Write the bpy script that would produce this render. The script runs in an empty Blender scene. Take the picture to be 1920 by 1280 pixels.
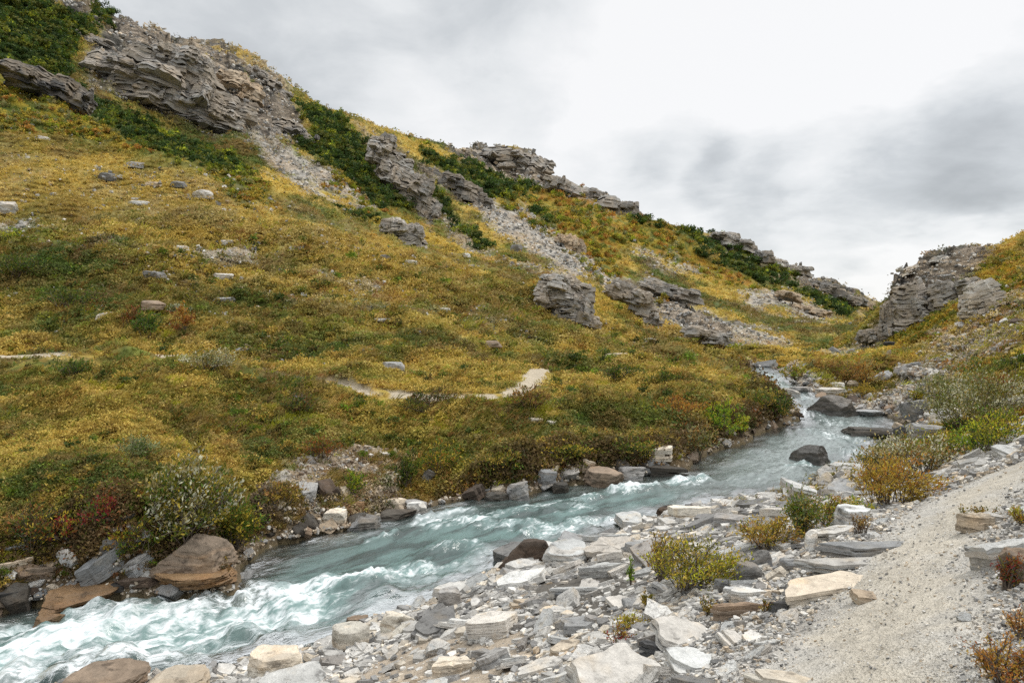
import bpy, math, random
import numpy as np
from mathutils import Vector, Matrix, Euler

# ------------------------------------------------------------------ camera, sky, sun, exposure
S = bpy.context.scene
COL = S.collection
F = 1280.0                      # focal length in photo pixels (photo is 1920 x 1280)
PITCH = math.radians(-1.79)     # horizon at row 600
WATER0, WSLOPE = -4.4, 0.012    # water surface, rising slowly upstream

cam_d = bpy.data.cameras.new('camera')
cam_d.lens = 24.0; cam_d.sensor_width = 36.0
cam_d.clip_start = 0.05; cam_d.clip_end = 4000.0
cam = bpy.data.objects.new('camera', cam_d); COL.objects.link(cam)
cam.location = (0, 0, 0); cam.rotation_euler = (math.radians(90) + PITCH, 0, 0)
S.camera = cam
S.view_settings.view_transform = 'Standard'; S.view_settings.look = 'None'
S.view_settings.exposure = 0.4; S.view_settings.gamma = 1.0; S.view_settings.use_curve_mapping = False
S.cycles.use_denoising = False; S.cycles.sample_clamp_direct = 4.0; S.cycles.sample_clamp_indirect = 2.0
S.cycles.max_bounces = 5; S.cycles.diffuse_bounces = 2; S.cycles.glossy_bounces = 2; S.cycles.transmission_bounces = 2
S.cycles.transparent_max_bounces = 6
S.cycles.caustics_reflective = False; S.cycles.caustics_refractive = False

SUN_EL, SUN_AZ = math.radians(52), math.radians(62)   # azimuth measured from +Y towards +X
sun_d = bpy.data.lights.new('sun', 'SUN'); sun_d.energy = 1.5; sun_d.angle = math.radians(11); sun_d.color = (1.0, 0.96, 0.9)
sun = bpy.data.objects.new('sun', sun_d); COL.objects.link(sun)
sdir = Vector((math.sin(SUN_AZ)*math.cos(SUN_EL), math.cos(SUN_AZ)*math.cos(SUN_EL), math.sin(SUN_EL)))
sun.rotation_euler = sdir.to_track_quat('Z', 'Y').to_euler(); sun.location = (0, 0, 60)

class NT:
    """tiny node-tree helper"""
    def __init__(s, tree):
        s.t = tree; s.n = tree.nodes; s.l = tree.links
        s.n.clear()
    def node(s, typ, **kw):
        n = s.n.new(typ)
        for k, v in kw.items(): setattr(n, k, v)
        return n
    def put(s, sock, v):
        if hasattr(v, 'is_output'): s.l.new(v, sock)
        else: sock.default_value = v
    def math(s, op, a, b=0.0, c=None, clamp=False):
        n = s.node('ShaderNodeMath', operation=op, use_clamp=clamp)
        s.put(n.inputs[0], a); s.put(n.inputs[1], b)
        if c is not None: s.put(n.inputs[2], c)
        return n.outputs[0]
    def vmath(s, op, a, b=(0, 0, 0)):
        n = s.node('ShaderNodeVectorMath', operation=op)
        s.put(n.inputs[0], a)
        if op == 'SCALE': s.put(n.inputs['Scale'], b)
        else: s.put(n.inputs[1], b)
        return n.outputs['Value'] if op in ('DOT_PRODUCT', 'LENGTH') else n.outputs[0]
    def noise(s, vec, scale, detail=4.0, rough=0.55, dist=0.0, col=False):
        n = s.node('ShaderNodeTexNoise')
        if vec is not None: s.put(n.inputs['Vector'], vec)
        n.inputs['Scale'].default_value = scale; n.inputs['Detail'].default_value = detail
        n.inputs['Roughness'].default_value = rough; n.inputs['Distortion'].default_value = dist
        return n.outputs['Color'] if col else n.outputs['Fac']
    def mapr(s, v, a, b, c=0.0, d=1.0, smooth=True):
        n = s.node('ShaderNodeMapRange', interpolation_type='SMOOTHSTEP' if smooth else 'LINEAR')
        s.put(n.inputs[0], v)
        for i, q in enumerate((a, b, c, d)): n.inputs[i+1].default_value = q
        return n.outputs[0]
    def mix(s, f, a, b, blend='MIX'):
        n = s.node('ShaderNodeMix', data_type='RGBA', blend_type=blend)
        s.put(n.inputs[0], f)
        for k, v in ((6, a), (7, b)):
            if hasattr(v, 'is_output'): s.l.new(v, n.inputs[k])
            else: n.inputs[k].default_value = (*v, 1.0) if len(v) == 3 else v
        return n.outputs[2]
    def grey(s, v):
        n = s.node('ShaderNodeCombineColor'); [s.put(n.inputs[i], v) for i in range(3)]
        return n.outputs[0]

def px_dir(px, py):
    """unit-depth ray of a photo pixel, in world axes (camera at the origin)"""
    a = (np.asarray(px, float) - 960.0)/F; b = (640.0 - np.asarray(py, float))/F
    c, s_ = math.cos(PITCH), math.sin(PITCH)
    return a, c - b*s_, b*c + s_

def make_world():
    w = bpy.data.worlds.new('World'); S.world = w; w.use_nodes = True
    T = NT(w.node_tree)
    out = T.node('ShaderNodeOutputWorld'); bg = T.node('ShaderNodeBackground'); bg.inputs['Strength'].default_value = 0.1
    T.l.new(bg.outputs[0], out.inputs[0])
    sky = T.node('ShaderNodeTexSky', sky_type='NISHITA'); sky.sun_disc = False
    sky.sun_elevation = SUN_EL; sky.sun_rotation = SUN_AZ
    d = T.vmath('NORMALIZE', T.node('ShaderNodeTexCoord').outputs['Generated'])
    sep = T.node('ShaderNodeSeparateXYZ'); T.l.new(d, sep.inputs[0]); z = sep.outputs[2]
    zc = T.math('MAXIMUM', z, 0.0)
    k = T.math('DIVIDE', 1.0, T.math('ADD', zc, 0.27))
    cp = T.vmath('SCALE', d, k)
    cmb = T.node('ShaderNodeCombineXYZ'); sp2 = T.node('ShaderNodeSeparateXYZ'); T.l.new(cp, sp2.inputs[0])
    T.l.new(sp2.outputs[0], cmb.inputs[0]); T.l.new(sp2.outputs[1], cmb.inputs[1])
    p2 = cmb.outputs[0]
    n1 = T.noise(p2, 1.1, 7.0, 0.55, 0.25); n2 = T.noise(p2, 3.2, 8.0, 0.60, 0.25)
    # banks of cloud: (photo px, photo py, angular radius, weight) seen as directions of the sky
    banks = [(700, 70, .22, -.13), (420, 40, .20, -.05), (1000, 110, .12, -.11), (1150, 335, .06, -.18), (1260, 325, .065, -.20), (1400, 345, .075, -.26), (1540, 330, .08, -.28),
             (1680, 300, .085, -.26), (1800, 265, .085, -.26), (1930, 225, .10, -.26), (1350, 150, .2, .24), (1560, 170, .13, .26), (1040, 250, .16, .18), (830, 235, .10, .16),
             (1750, 80, .16, .20), (1900, 60, .14, .12), (630, 10, .09, .14), (1500, 480, .12, .0), (1800, 420, .10, .06), (1560, 420, .07, .10), (1700, 540, .06, .16), (1250, 430, .06, .08)]
    wob = T.vmath('SCALE', T.vmath('SUBTRACT', T.noise(p2, 1.6, 5.0, 0.55, 0.0, True), (.5, .5, .5)), 0.20)
    dw = T.vmath('NORMALIZE', T.vmath('ADD', d, wob))
    acc = None
    for px, py, rad, wt in banks:
        x, y, zz = px_dir(px, py); v = Vector((float(x), float(y), float(zz))).normalized()
        ds = T.vmath('DOT_PRODUCT', dw, tuple(v))
        f = T.mapr(ds, math.cos(rad*1.5), 1.0, 0.0, wt)
        acc = f if acc is None else T.math('ADD', acc, f)
    t = T.math('ADD', T.math('ADD', T.math('MULTIPLY', T.math('SUBTRACT', n1, .5), .55), T.math('MULTIPLY', T.math('SUBTRACT', n2, .5), .60)), acc)
    t = T.math('ADD', t, 0.635, clamp=True)
    ramp = T.node('ShaderNodeValToRGB'); T.l.new(t, ramp.inputs[0])
    e = ramp.color_ramp.elements
    e[0].position = 0.22; e[0].color = (.355, .372, .385, 1)
    e[1].position = 0.84; e[1].color = (.735, .735, .735, 1)
    q = e.new(0.47); q.color = (.485, .505, .52, 1)
    q = e.new(0.64); q.color = (.625, .638, .645, 1)
    cloud = ramp.outputs[0]
    # an overcast sky is brighter overhead than near the horizon
    zen = T.mapr(z, 0.42, 0.95, 1.0, 2.3)
    cloud = T.vmath('SCALE', cloud, T.math('MULTIPLY', zen, 10.0))
    col = T.mix(0.94, sky.outputs[0], cloud)
    T.l.new(col, bg.inputs['Color'])
make_world()

# ------------------------------------------------------------------ noise
def _hash(ix, iy, iz, seed):
    h = (ix.astype(np.int64)*374761393 + iy.astype(np.int64)*668265263 + iz.astype(np.int64)*2147483647 + seed*974634777) & 0xffffffff
    h = ((h ^ (h >> 13))*1274126177) & 0xffffffff
    h = ((h ^ (h >> 16))*2246822519) & 0xffffffff
    return ((h ^ (h >> 15)) & 0xffffff)/float(0xffffff)
def hash1(i, seed=0):
    i = np.asarray(i); z = np.zeros_like(i); return _hash(i, z, z, seed)
def vn2(x, y, seed=0):
    """value noise, 0..1 roughly, smooth"""
    ix, iy = np.floor(x), np.floor(y); fx, fy = x - ix, y - iy
    fx = fx*fx*fx*(fx*(fx*6-15)+10); fy = fy*fy*fy*(fy*(fy*6-15)+10)
    z = np.zeros_like(ix)
    a, b = _hash(ix, iy, z, seed), _hash(ix+1, iy, z, seed); c, d = _hash(ix, iy+1, z, seed), _hash(ix+1, iy+1, z, seed)
    return (a*(1-fx)+b*fx)*(1-fy) + (c*(1-fx)+d*fx)*fy
def vn3(p, seed=0):
    i = np.floor(p); f = p - i; f = f*f*f*(f*(f*6-15)+10)
    r = 0
    for dz in (0, 1):
        wz = f[:, 2] if dz else 1-f[:, 2]
        for dy in (0, 1):
            wy = f[:, 1] if dy else 1-f[:, 1]
            for dx in (0, 1):
                wx = f[:, 0] if dx else 1-f[:, 0]
                r = r + wx*wy*wz*_hash(i[:, 0]+dx, i[:, 1]+dy, i[:, 2]+dz, seed)
    return r
def fbm2(x, y, lam, octv=4, seed=0, gain=.5):
    s, a, t = 0, 1.0, 0
    c, sn = math.cos(.6), math.sin(.6)
    x = x/lam; y = y/lam
    for o in range(octv):
        s = s + a*vn2(x, y, seed+o*17); t += a; a *= gain
        x, y = (x*c - y*sn)*2.03 + 5.1, (x*sn + y*c)*2.03 + 9.7
    return s/t
def fbm3(p, octv=3, seed=0, gain=.5):
    s, a, t = 0, 1.0, 0
    for o in range(octv):
        s = s + a*vn3(p, seed+o*13); t += a; a *= gain; p = p*2.03 + 3.7
    return s/t
def nlod(x, y, lam, octv=3, seed=0):
    """noise whose feature size changes over the land: neighbouring whole octaves blended"""
    k = np.log2(lam); out = np.zeros(x.shape)
    for lv in range(int(math.floor(k.min())), int(math.ceil(k.max()))+1):
        w = 1-np.abs(k-lv); m = w > 0
        if m.any(): out[m] += w[m]*(fbm2(x[m], y[m], 2.0**lv, octv, seed+lv*31)-.5)
    return .5 + out*1.2
def sstep(a, b, x):
    t = np.clip((x - a)/(b - a), 0, 1); return t*t*(3-2*t)

# ------------------------------------------------------------------ geometry of the valley
def project(x, y, z):
    c, s_ = math.cos(PITCH), math.sin(PITCH)
    dep = y*c + z*s_; up = z*c - y*s_
    dep = np.where(np.abs(dep) < 1e-3, 1e-3, dep)
    return 960 + F*x/dep, 640 - F*up/dep, dep

def water_h(y): return WATER0 + WSLOPE*np.clip(y, 0, 90)
def on_water(px, py):
    a, b, c = px_dir(px, py); t = 10.0
    for _ in range(20): t = (WATER0 + WSLOPE*np.clip(b*t, 0, 90))/c
    return a*t, b*t

LEFT_W = [(-900, 1215), (-500, 1185), (-200, 1165), (0, 1150), (60, 1135), (180, 1135), (300, 1120), (440, 1112), (447, 1060), (520, 1022), (590, 1000), (660, 990), (740, 968), (820, 945), (900, 935),
          (1000, 925), (1080, 908), (1160, 897), (1230, 890), (1290, 880), (1340, 850), (1420, 815), (1487, 793), (1498, 768), (1470, 748), (1425, 716), (1398, 697), (1380, 690)]
RIGHT_W = [(-900, 1700), (-300, 1500), (0, 1340), (130, 1285), (260, 1268), (420, 1250), (480, 1228), (600, 1198), (700, 1165), (780, 1140), (850, 1112), (920, 1078), (960, 1045), (1050, 1030), (1130, 1012), (1180, 985),
           (1250, 965), (1330, 945), (1420, 935), (1500, 925), (1590, 905), (1630, 870), (1655, 838), (1665, 815), (1690, 800), (1660, 780), (1610, 770), (1560, 752), (1518, 738), (1496, 722), (1476, 704), (1458, 692), (1444, 687)]
LW = np.array([on_water(*p) for p in LEFT_W]); RW = np.array([on_water(*p) for p in RIGHT_W])
POLY = np.vstack([LW, RW[::-1]])

def poly_inside(x, y, P):
    ins = np.zeros(x.shape, bool); n = len(P); j = n-1
    for i in range(n):
        xi, yi, xj, yj = P[i, 0], P[i, 1], P[j, 0], P[j, 1]
        if yi != yj:
            ins ^= ((yi > y) != (yj > y)) & (x < (xj-xi)*(y-yi)/(yj-yi)+xi)
        j = i
    return ins
def line_dist(x, y, P):
    d = np.full(x.shape, 1e18)
    for i in range(len(P)-1):
        ax, ay = P[i]; bx, by = P[i+1]; vx, vy = bx-ax, by-ay; L = vx*vx+vy*vy+1e-12
        t = np.clip(((x-ax)*vx+(y-ay)*vy)/L, 0, 1)
        d = np.minimum(d, (x-ax-t*vx)**2+(y-ay-t*vy)**2)
    return np.sqrt(d)

# control points of the land: photo px, py and either height above the eye (h) or forward distance (d)
CH = [(-300,1080,-3.6),(0,1050,-3.5),(250,1010,-3.4),(450,960,-3.4),(650,900,-3.5),(830,880,-3.7),(1000,870,-3.6),(1200,840,-3.5),(1330,790,-3.3),(1450,742,-3.1),
      (-300,920,-2.9),(0,900,-2.9),(300,850,-2.8),(600,800,-2.8),(900,790,-2.9),(1150,760,-2.8),(1300,730,-2.7),(1400,712,-2.95),
      (-300,690,-1.6),(0,677,-1.6),(300,677,-1.7),(600,715,-2.3),(800,740,-2.5),(985,715,-2.45),(1000,690,-2.3),(150,760,-2.2),(450,760,-2.4)]
CD = [(-300,600,34),(0,600,36),(300,600,36),(600,600,40),(900,620,42),(1150,645,46),(1300,668,52),
      (-300,490,44),(0,500,46),(300,500,47),(600,520,52),(850,560,56),(1100,625,60),(1250,653,66),
      (-300,380,58),(0,400,60),(300,420,62),(600,440,68),(850,500,75),(1000,560,72),
      (-300,240,76),(0,280,78),(300,300,84),(500,340,92),(700,420,98),(900,500,98),
      (-300,90,100),(0,170,100),(200,220,115),(400,290,125),(600,380,125),
      (-300,-60,130),(0,60,130),(150,110,145),(300,220,150),(450,270,150),(600,330,155),(750,400,160),(850,440,150),(1000,500,125),
      (330,90,185),(450,150,190),(540,205,200),(700,290,200),(800,350,205),(900,335,260),(850,380,195),(950,400,220),(1050,460,180),(1000,440,170),(950,352,310),
      (1100,420,260),(1150,480,220),(1200,540,180),(1100,530,140),(1300,490,260),(1400,540,240),(1500,580,230),(1560,600,220),(1350,560,190),(1450,610,170),(1300,560,165),
      (1250,545,145),(1200,600,85),(1300,620,110),(1400,652,95),(1450,667,76),(1485,676,70),(1440,640,115),(1500,640,105),(1540,627,125),
      (1500,692,57),(1540,662,72),(1600,622,95),(1660,642,78),(1740,618,75),(1800,582,72),(1900,522,66),(2100,420,60),
      (1705,525,90),(1880,480,88),
      (1650,692,44),(1720,690,41),(1850,680,34),(1920,660,30),(1750,652,52),(1900,600,44),(2200,560,30),
      (1560,722,42),(1640,742,32),(1700,742,29),(1780,722,28),(1900,740,20),(1830,792,18),(1750,835,17),(1700,882,13.5),(1650,932,11.3),
      (1900,860,8.6),(1800,930,6.7),(1750,1000,5.4),(1700,1100,4.25),(1620,1280,3.0),
      (1680,960,6.8),(1620,985,6.8),(1560,1020,6.4),(1480,1060,6.2),(1500,1150,4.7),(1430,1200,4.2),(1400,1280,3.4),
      (1300,1060,7.5),(1380,980,9.5),(1500,950,10.2),(1250,1180,5.4),(1150,1270,4.6),(1100,1110,7.9),(1100,1030,10.5),(1250,990,11.8),(1420,947,13),(1550,920,14),
      (950,1150,7.9),(900,1250,6.3),(700,1270,7.1),(500,1275,7.9),(850,1130,9.0),
      (1920,1000,4.6),(1920,1150,3.2),(1870,1280,2.5),(2100,1000,4.0),(2300,900,5.0),(1920,900,6.3),(1990,800,9.0)]
# the ridge lines against the sky
SKYL = [(-300,-260,170),(-150,-130,170),(0,-45,172),(100,-10,174),(180,20,178),(240,52,182),(300,72,188),(420,105,255),(480,135,270),(540,178,280),(620,212,290),(700,234,300),(770,258,310),(820,276,320),(900,281,340),(1000,290,350),
        (1028,326,350),(1100,356,340),(1195,402,330),(1250,428,300),(1330,440,340),(1400,470,350),(1480,506,370),(1560,536,400),(1640,572,450),
        (1655,590,112),(1685,528,95),(1720,492,100),(1800,466,105),(1920,438,110),(2200,340,110)]
# sides out of the picture, polar: theta, r, h
CP = [(-1.35,8,-3.6),(-1.35,15,-3.0),(-1.35,30,-1),(-1.35,60,9),(-1.35,120,45),(-1.35,220,85),(-.95,9,-3.9),(-.95,16,-3.1),
      (1.35,4,-1.1),(1.35,10,0),(1.35,30,4),(1.35,60,14),(1.35,120,30),(1.35,300,50),(.95,6,-1.2),(.95,15,-.2),(.95,40,6),(.95,90,18)]
for th in (-1.35, -.9, -.5, -.2, .1, .35, .6, 1.0, 1.35):
    CP += [(th, 0.4, -1.62), (th, 1.2, -1.64 - .12*max(0, .4-th)), (th, 2.4, -1.5 if th > .8 else -1.62 - .42*max(0, .45-th))]
U, V, E = [], [], []
def addc(x, y, h):
    r = math.hypot(x, y); U.append(math.atan2(x, y)); V.append(math.log(r)); E.append(h/r)
for px, py, h in CH:
    a, b, c = px_dir(px, py); t = h/c; addc(a*t, b*t, h)
for px, py, dd in CD + SKYL:
    a, b, c = px_dir(px, py); t = dd/b; addc(a*t, dd, c*t)
for px, py, dd in SKYL:
    a, b, c = px_dir(px, py); e = c/math.hypot(a, b); th = math.atan2(a, b); r = math.hypot(a, b)*dd/b
    for m, de in ((1.22, -.022), (1.6, -.06), (2.6, -.14)):
        if r*m < 900 and not (1640 < px < 1670 and m > 1.3):
            U.append(th); V.append(math.log(r*m)); E.append(max(e+de, -0.02) if e > 0.05 else e+de*.5)
for th, r, h in CP:
    U.append(th); V.append(math.log(r)); E.append(h/r)
for th in np.linspace(-1.4, 1.4, 9):
    U.append(float(th)); V.append(math.log(1400)); E.append(0.0)
US = 2.2
CU, CV, CE = np.array(U)*US, np.array(V), np.array(E)
def _phi(d2): return np.sqrt(d2 + 0.10**2)
_n = len(CU)
_A = np.zeros((_n+3, _n+3))
_A[:_n, :_n] = _phi((CU[:, None]-CU)**2 + (CV[:, None]-CV)**2) - 0.004*np.eye(_n)
_A[:_n, _n] = 1; _A[:_n, _n+1] = CU; _A[:_n, _n+2] = CV; _A[_n:, :_n] = _A[:_n, _n:].T
_W = np.linalg.solve(_A, np.concatenate([CE, np.zeros(3)]))
def macro(th, lr):
    u = th*US; o = _W[_n] + _W[_n+1]*u + _W[_n+2]*lr
    for i in range(_n): o = o + _W[i]*_phi((u-CU[i])**2 + (lr-CV[i])**2)
    return o

# polar sheet, finer towards the middle of the view
TH = np.concatenate([np.linspace(-1.45, -.72, 90, endpoint=False), np.linspace(-.72, .72, 1180, endpoint=False), np.linspace(.72, 1.45, 91)])
RR = np.exp(np.concatenate([np.linspace(math.log(.35), math.log(2.4), 50, endpoint=False), np.linspace(math.log(2.4), math.log(420), 640, endpoint=False), np.linspace(math.log(420), math.log(1500), 60)]))
NT_, NR = len(TH), len(RR)
tg, rg = np.meshgrid(TH, RR, indexing='ij'); lrg = np.log(rg)
GX, GY = rg*np.sin(tg), rg*np.cos(tg)
GE = macro(tg, lrg)
GZ = GE*rg
PX, PY, DEP = project(GX, GY, GZ)
front = GY > 0.3

def img_poly(pts, lo=0, hi=1e9, soft=14, seed=1, wob=22):
    """mask of a patch of ground: its outline found on the land by where it lies, edge broken up by noise in the land's own metres"""
    w = np.zeros(GX.shape)
    P = np.array(pts, float)
    x0, y0, x1, y1 = P[:, 0].min()-60, P[:, 1].min()-60, P[:, 0].max()+60, P[:, 1].max()+60
    m = front & (PX > x0) & (PX < x1) & (PY > y0) & (PY < y1) & (rg > lo) & (rg < hi)
    if not m.any(): return w
    x, y = PX[m], PY[m]
    lam = np.maximum(rg[m].mean()*.06, .3)
    n = fbm2(GX[m], GY[m], lam, 4, seed)-.5; n2 = fbm2(GX[m], GY[m], lam*.3, 3, seed+5)-.5
    xw = x + n*wob*2.4; yw = y + n2*wob*1.6 + n*wob
    ins = poly_inside(xw, yw, P); d = line_dist(xw, yw, np.vstack([P, P[:1]]))
    sd = np.where(ins, d, -d)
    w[m] = sstep(-soft, soft, sd)
    return w
def img_line(pts, width, lo=0, hi=1e9, soft=.5):
    """mask of a strip of ground (a path): centre line laid on the land, width in metres"""
    P = np.array(pts)
    d = line_dist(GX, GY, P)
    return d

# first-hit lookup on the sheet (photo pixel -> point on the land)
def col_interp(arr, th):
    f = np.interp(th, TH, np.arange(NT_)); i = int(np.clip(math.floor(f), 0, NT_-2)); t = f-i
    return arr[i]*(1-t)+arr[i+1]*t
def hit(px, py, lo=0.0, surf=False):
    a, b, c = px_dir(px, py); a, b, c = float(a), float(b), float(c)
    th = math.atan2(a, b); e = c/math.hypot(a, b)
    ez = col_interp(GS if surf else GZ, th)/RR
    ok = (ez >= e) & (RR > max(lo, 1.2))
    k = int(np.argmax(ok))
    if not ok[k]: return None
    if k > 0:
        e0, e1 = ez[k-1], ez[k]; t = (e-e0)/(e1-e0) if e1 != e0 else 0; t = min(max(t, 0), 1)
        r = RR[k-1]*(1-t)+RR[k]*t
    else: r = RR[k]
    return Vector((r*math.sin(th), r*math.cos(th), e*r))
def ground_z(x, y):
    th = np.arctan2(x, y); r = np.hypot(x, y)
    ft = np.clip(np.interp(th, TH, np.arange(NT_)), 0, NT_-1.001); fr = np.clip(np.interp(np.log(np.maximum(r, .01)), np.log(RR), np.arange(NR)), 0, NR-1.001)
    i, j = ft.astype(int) if hasattr(ft, 'astype') else int(ft), fr.astype(int) if hasattr(fr, 'astype') else int(fr)
    a, b = ft-i, fr-j
    return (GZ[i, j]*(1-b)+GZ[i, j+1]*b)*(1-a) + (GZ[i+1, j]*(1-b)+GZ[i+1, j+1]*b)*a
# ------------------------------------------------------------------ river bed, patches of ground cover
near = rg < 130
SD = np.full(GX.shape, 60.0)            # signed distance to the water's edge, positive on land
xn, yn = GX[near], GY[near]
wn = (fbm2(xn, yn, .9, 3, 71)-.5)*.5
d_ = line_dist(xn, yn, np.vstack([POLY, POLY[:1]]))
SD[near] = np.where(poly_inside(xn, yn, POLY), -d_, d_) + wn*np.clip(rg[near]/14, .4, 1.6)
dL = np.full(GX.shape, 60.0); dR = dL.copy()
dL[near] = line_dist(xn, yn, LW); dR[near] = line_dist(xn, yn, RW)
leftside = dL < dR
HW = water_h(GY)

def world_of(pts):
    q = [hit(*p) for p in pts]; return np.array([(v.x, v.y) for v in q])
TRAIL_R = [(1490, 1420), (1545, 1350), (1600, 1280), (1640, 1200), (1685, 1100), (1730, 1010), (1790, 950), (1850, 900), (1920, 862), (2010, 832)]
TRAIL_L = [(-220, 684), (-60, 680), (60, 677), (150, 678), (215, 682), (300, 676), (350, 678), (430, 694), (520, 712), (620, 722), (700, 734), (800, 742), (900, 743), (958, 738), (985, 722), (1000, 700), (1012, 688)]
tr = img_line(world_of(TRAIL_R), 1); world_trail = world_of(TRAIL_L); tl = img_line(world_trail, 1)
TRAIL_F = [(1930, 668), (1860, 680), (1780, 690), (1720, 692), (1695, 684)]
tf = img_line(world_of(TRAIL_F), 1)
TRAIL_G = [(1672, 667), (1655, 673), (1630, 678)]
wp = (fbm2(GX, GY, .5, 3, 5)-.5)
PATH_R = sstep(.62, .38, tr + wp*.45)
_g = PX + 40*(fbm2(GX, GY, 1.0, 2, 91)-.5)
PATH_L = sstep(.52, .42, tl + wp*.5)*np.maximum.reduce([sstep(b_+6, b_-6, _g)*sstep(a_-6, a_+6, _g) for a_, b_ in ((-400, 120), (200, 360), (470, 705), (722, 925), (945, 1100))])
PATH_F = sstep(.75, .45, tf + wp*.6)
PATH = np.maximum(np.maximum(PATH_R, PATH_L), PATH_F)

# dark alder, yellow shrub, rock, scree
P_ = img_poly
ALDER = np.zeros(GX.shape)
for k, (pts, lo) in enumerate([
    ([(-300,-100),(0,-20),(70,12),(135,45),(205,58),(165,72),(130,95),(120,140),(170,190),(250,215),(330,262),(420,300),(475,335),(440,352),(330,318),(250,275),(160,205),(150,168),(30,120),(0,130),(-300,60)], 60),
    ([(545,212),(590,220),(640,235),(672,270),(700,310),(745,360),(775,398),(720,398),(660,360),(600,330),(560,290),(585,262)], 90),
    ([(775,285),(850,305),(930,335),(1000,340),(1005,352),(965,380),(905,365),(860,345),(800,312)], 150),
    ([(800,340),(830,370),(870,420),(915,447),(880,440),(840,415),(800,372)], 100),
    ([(850,440),(960,545),(990,560),(930,530),(860,470)], 999),
    ([(1250,428),(1340,452),(1440,500),(1560,562),(1610,590),(1570,595),(1450,540),(1330,482),(1265,445)], 150),
    ([(160,15),(210,38),(205,52),(165,30)], 90), ([(1000,395),(1040,412),(1030,420),(995,405)], 150), ([(1180,400),(1240,425),(1200,420)], 150)]):
    if lo < 900: ALDER = np.maximum(ALDER, P_(pts, lo, seed=20+k, soft=8))
YEL = np.zeros(GX.shape)
for k, (pts, lo) in enumerate([
    ([(-300,60),(0,130),(130,170),(165,185),(250,252),(330,295),(410,330),(480,340),(520,380),(470,400),(380,355),(200,275),(0,235),(-300,180)], 60),
    ([(0,0),(60,20),(110,90),(60,130),(0,110)], 60), ([(640,330),(700,390),(790,420),(760,440),(680,420),(600,360)], 80),
    ([(930,385),(1010,355),(1110,372),(1250,432),(1330,485),(1450,545),(1400,545),(1290,498),(1180,462),(1130,520),(1240,560),(1200,580),(1100,505),(1020,430)], 120),
    ([(1700,560),(1920,480),(1920,560),(1850,590),(1700,640),(1640,650)], 30)]):
    YEL = np.maximum(YEL, P_(pts, lo, seed=40+k, soft=10))
ROCK = np.zeros(GX.shape)
for k, (pts, lo) in enumerate([
    ([(70,-10),(180,15),(250,55),(330,78),(420,100),(470,140),(540,195),(570,245),(548,292),(490,275),(400,262),(330,240),(230,195),(170,165),(150,120),(190,70),(120,40)], 90),
    ([(480,125),(545,178),(520,180),(460,140)], 180), ([(660,240),(720,262),(790,330),(830,400),(815,430),(760,370),(700,310)], 90), ([(790,318),(870,335),(925,380),(880,390),(830,355)], 110),
    ([(830,272),(1000,282),(1032,322),(1110,352),(1200,392),(1200,412),(1100,380),(1020,355),(960,345),(880,310)], 200), ([(1320,432),(1400,455),(1490,500),(1570,535),(1650,572),(1600,582),(1520,545),(1420,500),(1350,470)], 200),
    ([(1655,545),(1690,490),(1760,470),(1850,462),(1850,480),(1800,520),(1770,575),(1690,625),(1655,630)], 60), ([(1160,510),(1260,535),(1340,590),(1390,650),(1330,640),(1240,600),(1190,570)], 50)]):
    ROCK = np.maximum(ROCK, P_(pts, lo, seed=60+k, soft=10, wob=18))
SCREE = np.zeros(GX.shape)
for k, (pts, lo, a) in enumerate([
    ([(430,250),(540,300),(620,345),(700,395),(690,410),(600,375),(520,330),(480,290)], 70, .95), ([(560,240),(545,290),(480,272)], 80, .8), ([(180,40),(330,85),(420,190),(330,200),(200,80)], 90, .5),
    ([(905,372),(960,385),(1030,425),(1130,500),(1200,545),(1300,595),(1390,645),(1330,645),(1220,590),(1120,520),(1040,500),(960,445),(900,405)], 60, .95), ([(820,405),(900,450),(1010,505),(960,500),(880,465)], 70, .75),
    ([(1370,545),(1430,545),(1500,565),(1570,600),(1500,592),(1420,580)], 90, .95), ([(1185,462),(1250,478),(1330,515),(1280,512),(1210,490)], 120, .85), ([(1200,510),(1300,560),(1500,650),(1480,668),(1390,650),(1260,590)], 45, .8),
    ([(1530,668),(1600,630),(1660,590),(1665,640),(1610,665),(1560,680)], 40, .6), ([(1930,540),(1930,640),(1850,670),(1760,690),(1690,690),(1740,650),(1850,590)], 20, .55), ([(1630,745),(1720,688),(1810,695),(1790,740),(1720,770),(1660,770)], 18, .95),
    ([(1480,745),(1620,735),(1720,760),(1790,800),(1700,830),(1640,840),(1660,790)], 18, .95),
    ([(350,455),(480,455),(480,475),(400,478)], 20, .9), ([(-20,415),(70,410),(60,440),(-20,445)], 20, .9), ([(570,490),(720,530),(700,545),(600,510)], 20, .5),
    ([(480,910),(560,850),(680,815),(760,840),(740,880),(690,930),(640,985),(560,1000),(470,1010)], 5, .95), ([(930,480),(1060,500),(1060,530),(980,520)], 40, .7), ([(0,400),(700,520),(1000,600),(1000,640),(500,540),(0,450)], 30, .16),
    ([(0,280),(500,360),(900,520),(700,500),(0,380)], 40, .12)]):
    SCREE = np.maximum(SCREE, a*P_(pts, lo, seed=80+k, soft=12))
right_bank = (~leftside) & (rg < 30) & (SD < 12) & (tg > -1.2)
rb = np.where(~leftside, sstep(0, .6, SD), 0)*sstep(15.5, 13.0, rg)*(tg > -1.0)
beyond = sstep(.7, 1.6, tr)*(GX*.75 > GY*.42)       # far side of the foot path
SCREE = np.maximum(SCREE, rb)
bank_strip = np.where(leftside, sstep(.55, .25, SD)*.5, sstep(1.6, .6, SD))*(SD > -2)*(rg < 70)
SCREE = np.maximum(SCREE, bank_strip)
GRAVEL_SIDE = sstep(1.7, .7, tr)
SCREE = np.maximum(SCREE, GRAVEL_SIDE)
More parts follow.
